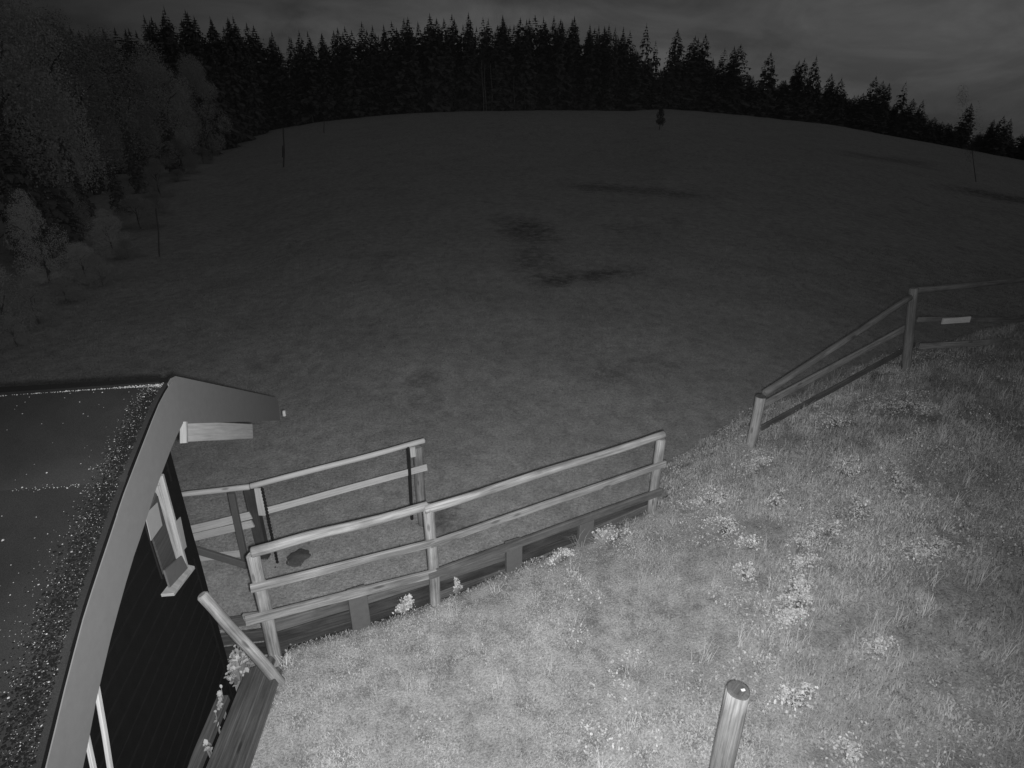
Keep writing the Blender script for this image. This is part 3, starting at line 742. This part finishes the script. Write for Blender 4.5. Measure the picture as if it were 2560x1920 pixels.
# far slope and its underside, open porch side
PF = (-3.35 + 1.86) / 2.67
def farp(s, w_, dz=0): return gp(s, -1.9 + PF * s + dz, -.012) + rd * w_
MB().poly_slab([farp(-.0, 0), farp(2.68, 0), farp(2.68, 6), farp(-.0, 6)], (0, 0, -1), .07).build('porch_roof', M['felt'], hut)
mb = MB(); rv = []
for i in range(13):
    w_ = .06 + i * .45; sl = -(.09 + .022 * w_)
    rv += [roofp(sl, w_, -.012), roofp(sl + .02, w_, .008), roofp(-.01, w_, .012), roofp(.06, w_, -.03), roofp(.02, w_, -.07), roofp(sl, w_, -.05)]
rf = [(i*6+k, i*6+(k+1) % 6, (i+1)*6+(k+1) % 6, (i+1)*6+k) for i in range(12) for k in range(6)] + [(0, 1, 2, 3, 4, 5), tuple(72 + k for k in (5, 4, 3, 2, 1, 0))]
mb.add(rv, rf); mb.build('ridge_board', M['rod'], hut)
# verge flashing
def strip(pts, off0, th, name, th2=.006):
    return MB().poly_slab([gp(s, z_, off0 + .014) for s, z_ in pts], rn, th2).build(name, M['flash'], hut)
NB = lambda s: -2.205 + .4385 * (s + .1)
joints = [(-.075, -1.22), (-1.21, -2.35), (-2.34, -3.9)]
for i, (sa, sb) in enumerate(joints):
    ms = [q for q in np.linspace(sa, sb, 9)]
    strip([(q, tp_(q)) for q in ms] + [(q, bt_(q)) for q in ms[::-1]], .0 + .0015 * i, .02, 'verge_strip')
strip([(-.10, -1.863), (-.03, -1.852), (.05, -1.870), (2.66, -1.870 + PF * 2.60), (2.72, -3.41), (2.66, -3.64), (-.09, -2.20)], -.022, .02, 'verge_strip')
MB().board(gp(2.70, -3.60, .05), gp(2.70, -3.53, .05), rn, .035, .03, seed=4).build('end_block', M['pale'], hut)
# pale barge board under the porch verge
MB().board(gp(-.04, -2.295, -.02), gp(1.55, -3.175, -.02), UPZ, .155, .03, seed=251).build('barge_board', M['pale'], hut)
MB().board(gp(-.10, -2.36, .0), gp(-.02, -2.22, .0), rn, .05, .04, seed=252).build('board_end', M['frame'], hut)
# lichen and grit along the verge and ridge
mbv = []; fl = []; cnt = 0
rg = np.random.default_rng(5)
def grit(n, fn_s, fn_w, smin, smax, name, mat_, lab):
    V_l = []; F_l = []
    octv = np.array([(1,0,0),(-1,0,0),(0,1,0),(0,-1,0),(0,0,1),(0,0,-1)], float); octf = [(0,2,4),(2,1,4),(1,3,4),(3,0,4)]
    for i in range(n):
        s = fn_s(); w_ = fn_w(s)
        if w_ < .03: continue
        p = np.array(roofp(s, w_, -.004)); r = rg.uniform(smin, smax) * (1 + (rg.random() < .05) * 1.0)
        b0 = len(V_l)
        for o_ in octv: V_l.append(tuple(p + o_ * r * rg.uniform(.6, 1.3, 3) * (1, 1, .6)))
        F_l += [tuple(b0 + q for q in f) for f in octf]
    me = bpy.data.meshes.new(name); loc = parent_world(hut)
    me.from_pydata([(v[0]-loc.x, v[1]-loc.y, v[2]-loc.z) for v in V_l], [], F_l); me.update(); me.materials.append(mat_)
    o = bpy.data.objects.new(name, me); COL.objects.link(o); o.parent = hut; tag(o, lab, kind='stuff')
M['lichen'] = plain('pale_lichen', .45, .3, 30); M['moss'] = plain('dark_moss', .007, .4, 40, 1)
def vw(s): return abs(rg.normal(.075 + .02 * abs(s), .03 + .042 * abs(s) ** .8))
grit(3000, lambda: -rg.uniform(.1, 3.2), vw, .0012, .0036, 'lichen', M['lichen'], 'pale lichen specks along the roof verge')
grit(9000, lambda: -rg.uniform(.2, 3.2), lambda s: abs(rg.normal(.055 + .022 * abs(s), .025 + .024 * abs(s))), .003, .008, 'moss', M['moss'], 'dark moss along the roof verge')
grit(300, lambda: -rg.uniform(.1, 3.0), lambda s: rg.uniform(.1, 3.2), .002, .0055, 'lichen', M['lichen'], 'scattered lichen specks on the roof felt')
RW = [0.0]
def ridge_s():
    RW[0] = float(rg.exponential(.45)); return -(.092 + .022 * RW[0]) - abs(rg.normal(0, .006)) - (RW[0] < .5) * rg.uniform(-.03, .03) * (1 - RW[0] * 2)
grit(420, ridge_s, lambda s: RW[0], .0025, .006, 'lichen', M['lichen'], 'pale lichen along the ridge')
grit(70, lambda: -.985 + rg.normal(0, .008), lambda s: .25 + rg.exponential(.5), .002, .005, 'lichen', M['lichen'], 'lichen along a felt joint')

# window with shutters
win = MB().poly_slab([wp(.22, -2.50, .012), wp(.54, -2.50, .012), wp(.54, -3.02, .012), wp(.22, -3.12, .012)], rn, .01).build('window', M['glass'], hut)
def wb(a, b_, up, wd, th, name, m_, par=None, seed=0): return MB().board(a, b_, up, wd, th, seed=seed).build(name, m_, par or hut)
wb(wp(.215, -2.38, .035), wp(.240, -3.19, .035), g, .036, .05, 'window_frame', M['frame'], win, 301)
wb(wp(.252, -2.42, .024), wp(.277, -3.16, .024), g, .022, .030, 'window_frame', M['frame'], win, 302)
wb(wp(.278, -2.42, .030), wp(.300, -3.13, .030), g, .014, .045, 'window_frame', M['log_grey'], win, 303)
MB().poly_slab([wp(.17, -3.20, .0), wp(.60, -3.10, .0), wp(.58, -3.12, .085), wp(.19, -3.22, .085)], (0, 0, -1), .025).build('window_sill', M['frame'], win, bevel=.003)
MB().poly_slab([wp(.28, -3.04, .050), wp(.56, -2.93, .050), wp(.57, -3.075, .056), wp(.26, -3.175, .056)], rn, .012).build('sill_panel', M['steel'], win)
sh1 = MB().poly_slab([wp(.335, -2.45, .030), wp(.54, -2.50, .030), wp(.54, -2.98, .030), wp(.335, -3.06, .030)], rn, .012).build('casement', M['post_dark'], win)
def wpx(zx, zy, off): return on_plane(zx * .3255, 900 + zy * .3255, Wp + rn * off, rn)
MB().poly_slab([wpx(1110, 1190, .062), wpx(1205, 1095, .062), wpx(1243, 1270, .062), wpx(1157, 1388, .062)], rn, .004).build('pale_lozenge', M['shutter_pale'], win)
sh2 = MB().poly_slab([wp(.165, -2.55, .014), wp(.0, -2.55, .014), wp(.0, -3.25, .014), wp(.165, -3.25, .014)], rn, .02).build('shutter', M['cladding'], hut)
MB().poly_slab([wpx(1327, 1265, .036), wpx(1383, 1205, .036), wpx(1430, 1435, .036), wpx(1380, 1495, .036)], rn, .004).build('pale_lozenge', M['shutter_pale'], sh2)
# battens leaning on the wall near the camera
for k, (p0, p1, wd, lab) in enumerate([((244, 1731), (275, 1920), .033, 'longer pale batten standing against the black wall under the verge'), ((222, 1862), (234, 1920), .03, 'shorter pale batten nearest to the lower left, against the wall')]):
    a = on_plane(*p0, Wp + rn * .05, rn); bq = on_plane(*p1, Wp + rn * .05, rn); d = (bq - a).normalized()
    o = MB().board(a - d * .12, a + d * ((a.z - .25) / -d.z), g, wd, .02, seed=310+k).build('batten', M['pale']); tag(o, lab, 'batten', 'battens against the hut wall')

# ------------------------------------------------------------------ trees
def spruce_mesh(seed, R=.17, whorls=52, gap=0.0, low=.02):
    rd_ = random.Random(seed); vs = []; fs = []
    for i in range(whorls):
        t_ = i / (whorls - 1); h = low + (1 - low) * (t_ ** .92)
        r = R * min(1.0, ((1 - t_) * 1.3) ** .62) * rd_.uniform(.75, 1.12) * min(1, .45 + (1 - t_) * 5) + .004
        nb_ = int(10 - 1 * t_)
        for k in range(nb_):
            if rd_.random() < gap: continue
            an = rd_.uniform(0, 6.28); L_ = r * rd_.uniform(.6, 1.15); droop = L_ * rd_.uniform(.15, .5)
            c, s = math.cos(an), math.sin(an); b0 = len(vs); wd = L_ * .26
            pts = [(0, 0, .012), (.45, 1.0, -.1), (.55, .55, -.2), (.8, .75, -.55), (1, 0, -1), (.8, -.75, -.55), (.55, -.55, -.2), (.45, -1.0, -.1)]
            for (u, v_, dd) in pts:
                uu = u * L_; vv = v_ * wd * rd_.uniform(.7, 1.3)
                vs.append((c * uu - s * vv, s * uu + c * vv, h + dd * droop))
            fs += [(b0, b0+1, b0+2), (b0, b0+2, b0+6), (b0, b0+6, b0+7), (b0+2, b0+3, b0+4), (b0+2, b0+4, b0+6), (b0+4, b0+5, b0+6)]
            # hanging twigs
            for q in (.5, .85):
                b1 = len(vs); uu = q * L_; ddp = droop * (q ** 1.4)
                vs += [(c*uu - s*wd*.5, s*uu + c*wd*.5, h - ddp), (c*uu + s*wd*.5, s*uu - c*wd*.5, h - ddp), (c*uu, s*uu, h - ddp - L_ * .22 - .006)]
                fs.append((b1, b1+1, b1+2))
    vs += [(.006, 0, .95), (-.004, .005, .95), (-.004, -.005, .95), (0, 0, 1.02)]; b0 = len(vs) - 4
    fs += [(b0, b0+1, b0+3), (b0+1, b0+2, b0+3), (b0+2, b0, b0+3)]
    me = bpy.data.meshes.new('crown'); me.from_pydata(vs, [], fs); me.update(); me.materials.append(M['needles']); return me
def trunk_mesh(r=.012, top=.95, seg=8):
    vs = []; fs = []; rows = 5
    for i in range(rows):
        t_ = i / (rows - 1)
        for k in range(seg): vs.append((r * (1.02 - t_) * math.cos(6.2832*k/seg), r * (1.02 - t_) * math.sin(6.2832*k/seg), top * t_ - .02))
    for i in range(rows - 1):
        for k in range(seg): fs.append((i*seg+k, i*seg+(k+1) % seg, (i+1)*seg+(k+1) % seg, (i+1)*seg+k))
    me = bpy.data.meshes.new('trunk'); me.from_pydata(vs, [], fs); me.update(); me.materials.append(M['bark']); return me
M['needles'] = plain('spruce_needles', .15, .35, 14, 1)
M['needles'].node_tree.nodes['Principled BSDF'].inputs['Specular IOR Level'].default_value = 0
SPR = [spruce_mesh(1, .13), spruce_mesh(2, .115), spruce_mesh(3, .14, 46, .1), spruce_mesh(4, .11, 58), spruce_mesh(5, .15, 42, .12), spruce_mesh(6, .13, 52, .05), spruce_mesh(7, .10, 46, .2), spruce_mesh(8, .16, 40, .25), spruce_mesh(9, .12, 60, .0)]
LOOSE = [spruce_mesh(11, .17, 28, .3, .1), spruce_mesh(12, .17, 30, .3, .1)]
TR = trunk_mesh()
def add_tree(mesh, x, y, h, wscale, label, group, name='spruce_tree', rot=0.0, trunk=TR, zoff=0.0):
    r_ = empty(name, (x, y, ground(x, y) + zoff), label, 'tree', group)
    c = bpy.data.objects.new('crown', mesh); COL.objects.link(c); c.parent = r_; c.scale = (h * wscale, h * wscale * (.9 + .2 * math.sin(x * 7)), h); c.rotation_euler = (.025 * math.sin(x * 3.1), .03 * math.sin(x * 5.7), rot)
    t_ = bpy.data.objects.new('trunk', trunk); COL.objects.link(t_); t_.parent = r_; t_.scale = (h, h, h)
    return r_
rt = random.Random(4)
def top_h(px, py, y):
    """world x and top height of something whose tip is seen at px,py when it stands at distance y"""
    p = on_y(px, py, y); return p.x, p.z
SKY = [(362, 40, 0), (412, 20, 0), (459, 28, 0), (524, 44, 0), (582, 42, 0), (628, 66, 0), (673, 80, 0), (720, 92, 0), (741, 77, 0), (774, 80, 0), (805, 83, 0), (846, 70, 0), (897, 56, 0), (935, 65, 0), (960, 62, 0),
       (985, 55, 0), (1004, 48, 0), (1022, 45, 0), (1050, 55, 0), (1076, 35, 0), (1105, 48, 0), (1127, 38, 0), (1170, 33, 0), (1210, 45, 0), (1253, 40, 0), (1298, 46, 0), (1344, 40, 0), (1387, 42, 0), (1441, 42, 0), (1470, 60, 0), (1495, 66, 0),
       (1518, 62, 0), (1541, 68, 0), (1558, 68, 0), (1580, 78, 0), (1622, 60, 1), (1645, 102, 1), (1678, 134, 0), (1699, 73, 0), (1735, 92, 0), (1749, 97, 0), (1768, 85, 2), (1812, 121, 1), (1838, 116, 0), (1850, 112, 2),
       (1928, 131, 2), (1998, 152, 0), (2011, 146, 0), (2045, 140, 2), (2083, 184, 0), (2101, 195, 2), (2195, 191, 0), (2212, 202, 2), (2224, 208, 0), (2263, 204, 1), (2286, 246, 2), (2306, 250, 2), (2428, 258, 2), (2486, 298, 0), (2508, 290, 2), (2529, 296, 2)]
named = {1622: 'tall spruce with gaps in its crown ending the high forest at right', 1645: 'short ragged spruce right beside the tall gappy one', 1699: 'pointed spruce left in the group of three past the forest gap',
         1768: 'broad dense spruce right in the group of three past the forest gap', 1928: 'wide round-topped spruce standing alone on the skyline', 2045: 'right one of the two spruces after the lone round-topped tree',
         2011: 'left one of the two spruces after the lone round-topped tree', 2195: 'spruce with a broad double top on the falling skyline', 2263: 'open tiered spruce right of the broad double-topped one', 2428: 'dim spruce standing up from the low wood near the right edge',
         1678: 'small rounded spruce in the dip between the tall groups', 1850: 'broad spruce with a forked tip between the triple group and the lone tree', 2486: 'narrow dim spruce near the right picture edge',
         2101: 'small spruce low on the skyline right of the spruce pair', 412: 'tallest dark spruce peak at the left end of the forest', 1812: 'slight open spruce left of the forked-tip one'}
sk_x = [s[0] for s in SKY]; sk_y = [s[1] for s in SKY]
def sky_dist(px): return 113 if px < 1600 else 113 - (px - 1600) / 960 * 2
for (px, py, kind) in SKY:
    y = sky_dist(px) + rt.uniform(0, 3); x, zt = top_h(px, py, y); h = zt - ground(x, y)
    mesh = LOOSE[px % 2] if kind == 1 else (SPR[(px // 3) % 9] if kind == 0 else SPR[(2, 4)[px % 2]])
    ws = {0: 1.55, 1: 1.05, 2: 1.5}[kind] * (1 if px < 1600 else 1.25) * rt.uniform(.75, 1.25)
    lab = named.get(px, 'dark spruce whose tip shows on the forest skyline')
    add_tree(mesh, x, y, h, ws, lab, 'spruces on the forest skyline', rot=rt.uniform(0, 6.28))
# filler rows in front of and between the skyline trees
cnt = 0
for row, (yy, dpx, drop) in enumerate([(111.5, 40, 60), (114.5, 37, 20), (118, 38, 14)]):
    px = -40
    while px < 2620:
        p_ = px + rt.uniform(-9, 9)
        base = np.interp(p_, sk_x, sk_y) if p_ > 362 else 60
        if p_ > 1590:
            base = np.interp(p_, [1590, 1640, 1678, 1720, 1790, 1870, 1900, 1960, 1985, 2060, 2090, 2109, 2177, 2326, 2390, 2481, 2620], [120, 160, 175, 125, 150, 178, 190, 195, 196, 205, 214, 221, 240, 290, 313, 330, 350]) - 8
            py = base + rt.uniform(-2, 16) + row * 2
            if row == 0: py += 12
        else: py = base + drop * rt.uniform(.2, 1.5)
        y = yy + rt.uniform(-.3, 2); x, zt = top_h(p_, py, y); h = zt - ground(x, y)
        if p_ > 2100: h_w = 2.6
        else: h_w = 1.9
        add_tree(SPR[rt.randrange(9)], x, y, h, h_w * rt.uniform(.85, 1.15) * (1.0 if h > 9 else 1.3), 'dark spruce packed inside the forest edge above the meadow' if p_ < 1590 else 'low dark spruce in the wood falling away to the right', 'spruces packed along the crest' if p_ < 1590 else 'low spruces right of the crest', rot=rt.uniform(0, 6.28))
        px += dpx * (1 if p_ < 1600 else .72); cnt += 1

# bare pale trunks seen inside the forest
for k, (px, py0, py1) in enumerate([(1205, 150, 185), (1212, 160, 200), (1227, 160, 215), (1285, 190, 225), (1312, 225, 245), (755, 290, 300), (781, 288, 302)]):
    y = 110.6; a = on_y(px, py0, y); bq = on_y(px + 2, py1, y)
    gz = ground(a.x, y)
    o = MB().log(Vector((bq.x, y, gz)), a, .08, .04, seed=400+k, wob=.08, ring=6, seg=8).build('dead_trunk', M['log_grey']); tag(o, ['pale dead trunk, left of the pair in the middle of the forest', 'pale dead trunk just right of the left one in mid forest', 'tallest pale dead trunk in the middle of the forest', 'short pale trunk right of the tall dead one', 'faint stump of trunk low in the forest, right of centre', 'short pale stem at the forest foot, left of centre', 'second short pale stem at the forest foot, left of centre'][k], 'dead tree', 'pale trunks in the forest')

# broad-leaved trees and bushes at the left
def leafy_mesh(seed, nleaf, leaf, flat_=1.0, low=.12, M_='foliage'):
    r2 = np.random.default_rng(seed); lobes = []
    for i in range(44):
        t_ = r2.uniform(low + .06, .93); rr = .34 * math.sin(min(1, (t_ - low) / (1 - low) * 1.02 + .12) * math.pi) ** .6
        an = r2.uniform(0, 6.28); q = rr * r2.uniform(.3, .85)
        lobes.append((q * math.cos(an), q * math.sin(an), t_, r2.uniform(.07, .14)))
    lb = np.array(lobes); idx = r2.integers(0, len(lb), nleaf)
    d = r2.normal(size=(nleaf, 3)); d /= np.linalg.norm(d, axis=1)[:, None]
    c = lb[idx, :3] + d * (lb[idx, 3] * r2.uniform(.55, 1.08, nleaf))[:, None]
    a = r2.normal(size=(nleaf, 3)); a /= np.linalg.norm(a, axis=1)[:, None]; b_ = np.cross(a, r2.normal(size=(nleaf, 3))); b_ /= np.linalg.norm(b_, axis=1)[:, None]
    s = leaf * r2.uniform(.5, 1.2, nleaf)[:, None]
    vs = np.stack([c - a * s, c + b_ * s * .6, c + a * s, c - b_ * s * .6], 1).reshape(-1, 3)
    me = np_mesh('crown', vs, np.arange(nleaf * 4), np.arange(nleaf) * 4, {'tone': np.repeat(r2.uniform(.88, 1.08, nleaf), 4)})
    me.materials.append(M[M_]); return me
M['foliage'] = toned('autumn_foliage', .46)
M['foliage_dim'] = toned('dense_foliage', .33)
LF = [leafy_mesh(s, 34000, .0056) for s in (31, 32, 33)]
LFd = [leafy_mesh(s, 30000, .0062, M_='foliage_dim') for s in (34, 35)]
BU = [leafy_mesh(s, 26000, .0065, low=-.12) for s in (41, 42)]
BUd = [leafy_mesh(s, 24000, .007, low=-.12, M_='foliage_dim') for s in (43, 44)]
def limb_trunk(seed):
    r3 = random.Random(seed); mb = MB(); mb.log((0, 0, -.03), (0, 0, .62), .022, .008, seed=seed, wob=.01, ring=8, seg=8)
    for i in range(7):
        z0 = .22 + .055 * i; an = r3.uniform(0, 6.28); q = r3.uniform(.15, .26)
        mb.log((0, 0, z0), (q * math.cos(an), q * math.sin(an), z0 + r3.uniform(.12, .28)), .008, .003, seed=seed*10+i, wob=.008, ring=6, seg=5)
    me = bpy.data.meshes.new('trunk'); me.from_pydata(mb.v, [], mb.f); me.update(); me.materials.append(M['bark']); return me
LT = [limb_trunk(51), limb_trunk(52)]
left = [(478, 72, 152, 78, 0, 'round-edged broad-leaved tree at the right end of the left tree row'), (372, 62, 125, 100, 1, 'broad-leaved tree second from the right in the left tree row'),
        (250, 50, 85, 130, 2, 'wide broad-leaved tree in the middle of the left tree row'), (120, 42, 40, 140, 0, 'tall broad-leaved tree left of the middle of the tree row'), (-10, 32, -30, 170, 1, 'tallest hazy tree at the left picture edge'), (-140, 26, -60, 190, 2, 'tree crown cut off by the left picture edge')]
for k, (px, y, py, hw, v_, lab) in enumerate(left):
    x, zt = top_h(px, py, y); gz = ground(x, y); h = zt - gz; depth = y * CT + (H - gz) * .3
    ws = (hw / F_ * y * 1.1) / (.42 * h)
    add_tree((LF + LFd)[v_ if k in (0, 1, 4) else 3 + v_ % 2], x, y, h * 1.02, ws, lab, 'broad-leaved trees at the left', 'broadleaf_tree', rot=k * 1.3, trunk=LT[k % 2])
bush = [(330, 30, 488, 75, 0, 'tallish bush in front of the left trees beside the slim pole'), (250, 24, 520, 62, 1, 'pale bush with a raised left shoulder under the trees'), (190, 20, 610, 70, 0, 'low pale bush at the meadow edge, left of centre of the tree row'),
        (50, 20, 470, 80, 1, 'pale bush near the left picture edge under the tall trees'), (60, 15.5, 700, 85, 0, 'low bush at the meadow edge near the left picture edge'), (-60, 15, 620, 90, 1, 'bush cut off by the left picture edge'), (440, 52, 345, 50, 0, 'dark bush at the foot of the round-edged tree'), (520, 78, 330, 30, 1, 'small bush at the far end of the left tree row'), (380, 40, 400, 45, 1, 'bush between the slim pole and the round-edged tree'),
        (130, 28, 430, 75, 0, 'bush half hidden behind the pale ones in the tree row'), (150, 17.5, 700, 60, 1, 'low dark bush at the meadow edge left of the pale ones'), (235, 19.5, 640, 55, 0, 'low bush in the shade right of the low pale bush'),
        (310, 23.5, 600, 50, 1, 'low bush just left of the slim pole'), (385, 34, 480, 45, 0, 'low dark bush at the meadow edge behind the slim pole'), (440, 47, 425, 40, 1, 'low dark bush where the meadow edge climbs'), (500, 66, 368, 35, 0, 'lowest dark bush near the far end of the tree row'), (15, 13.8, 790, 60, 1, 'lowest bush at the left picture edge')]
for k, (px, y, py, hw, v_, lab) in enumerate(bush):
    x, zt = top_h(px, py, y); gz = ground(x, y); h = zt - gz; ws = (hw / F_ * y * 1.1) / (.42 * h)
    add_tree(BU[v_] if k in (1, 2, 3) else BUd[v_], x, y, h * 1.03, ws, lab, 'bushes along the left meadow edge', 'bush', rot=k * 2.1, trunk=LT[k % 2])
# dark spruces standing behind and between the left trees
for k, (px, y, py) in enumerate([(560, 96, 95), (530, 92, 120), (500, 88, 90), (610, 104, 110), (455, 80, 110), (420, 84, 75), (340, 70, 130), (300, 66, 110), (230, 58, 200), (180, 44, 250), (90, 40, 230), (20, 36, 200), (400, 54, 250), (310, 42, 300), (270, 34, 390), (150, 30, 330), (60, 26, 300), (-30, 24, 260), (100, 23, 480), (0, 22, 420)]):
    x, zt = top_h(px, py, y); h = zt - ground(x, y)
    if h < 1: continue
    add_tree(SPR[k % 6], x, y, h, 1.25, 'dark spruce standing among the broad-leaved trees at the left', 'spruces among the left trees', rot=k)

# sparse pale tree at right and small tree on the slope
M['thin'] = toned('sparse_foliage', .13)
thin = leafy_mesh(61, 3200, .0045, low=.2, M_='thin')
p = ground_hit(2440, 455)
x, zt = on_y(2405, 180, p.y).x, on_y(2405, 180, p.y).z
tt_ = add_tree(thin, p.x, p.y, zt - ground(p.x, p.y), .5, 'tall faint thin-crowned tree near the right picture edge', None, 'broadleaf_tree', trunk=TR)
tt_.rotation_euler = (0, math.atan2(x - tt_.location.x, zt - tt_.location.z), 0)
for c_ in tt_.children:
    if c_.name.startswith('trunk'): c_.scale = (c_.scale[0] * .3, c_.scale[1] * .3, c_.scale[2])
p = ground_hit(1648, 324); zt = on_y(1645, 268, p.y).z; hh = zt - ground(p.x, p.y)
M['dark_leaf'] = toned('dark_leaf', .06)
add_tree(leafy_mesh(62, 2600, .03, low=.2, M_='dark_leaf'), p.x, p.y, hh, .7, 'small dark tree alone on the slope just below the crest', None, 'small_tree', trunk=LT[1])

# slim poles
for k, (px, py0, py1, r, lab) in enumerate([(708, 318, 418, .06, 'taller slim dark pole on the slope left of centre'), (810, 300, 333, .05, 'short slim pole at the forest edge left of centre'), (393, 520, 645, .028, 'slim pole at the meadow edge in front of the left bushes')]):
    p = ground_hit(px, py1); zt = on_y(px, py0, p.y).z
    p2 = on_y(px, py0, p.y); mb = MB(); mb.log((p.x, p.y, p.z - .3), (p2.x, p.y, zt), r, r * .8, seed=500+k, wob=.03, ring=8)
    if k == 0: mb.log(p.lerp(Vector((p2.x, p.y, zt)), .25), p.lerp(Vector((p2.x, p.y, zt)), .55), r * 1.7, r * 1.2, seed=7, wob=.01, ring=8)
    o = mb.build('slim_pole', M['bark'], smooth=True); tag(o, lab, 'pole')

# ------------------------------------------------------------------ thin even volume, added to lift the blacks and soften the distance
m = bpy.data.materials.new('veil_volume'); m.use_nodes = True; t = m.node_tree; t.nodes.clear()
o_ = t.nodes.new('ShaderNodeOutputMaterial'); pv = t.nodes.new('ShaderNodeVolumePrincipled')
pv.inputs['Color'].default_value = (.9, .9, .9, 1); pv.inputs['Density'].default_value = 0.000065; t.links.new(pv.outputs[0], o_.inputs['Volume'])
mb = MB(); x0, x1, y0, y1, z0, z1 = -430, 430, -160, 430, -90, 60
V8 = [(x0,y0,z0),(x1,y0,z0),(x1,y1,z0),(x0,y1,z0),(x0,y0,z1),(x1,y0,z1),(x1,y1,z1),(x0,y1,z1)]
mb.add([Vector(v) for v in V8], [(3,2,1,0),(4,5,6,7),(0,1,5,4),(1,2,6,5),(2,3,7,6),(3,0,4,7)])
tag(mb.build('added_haze', m), kind='stuff')
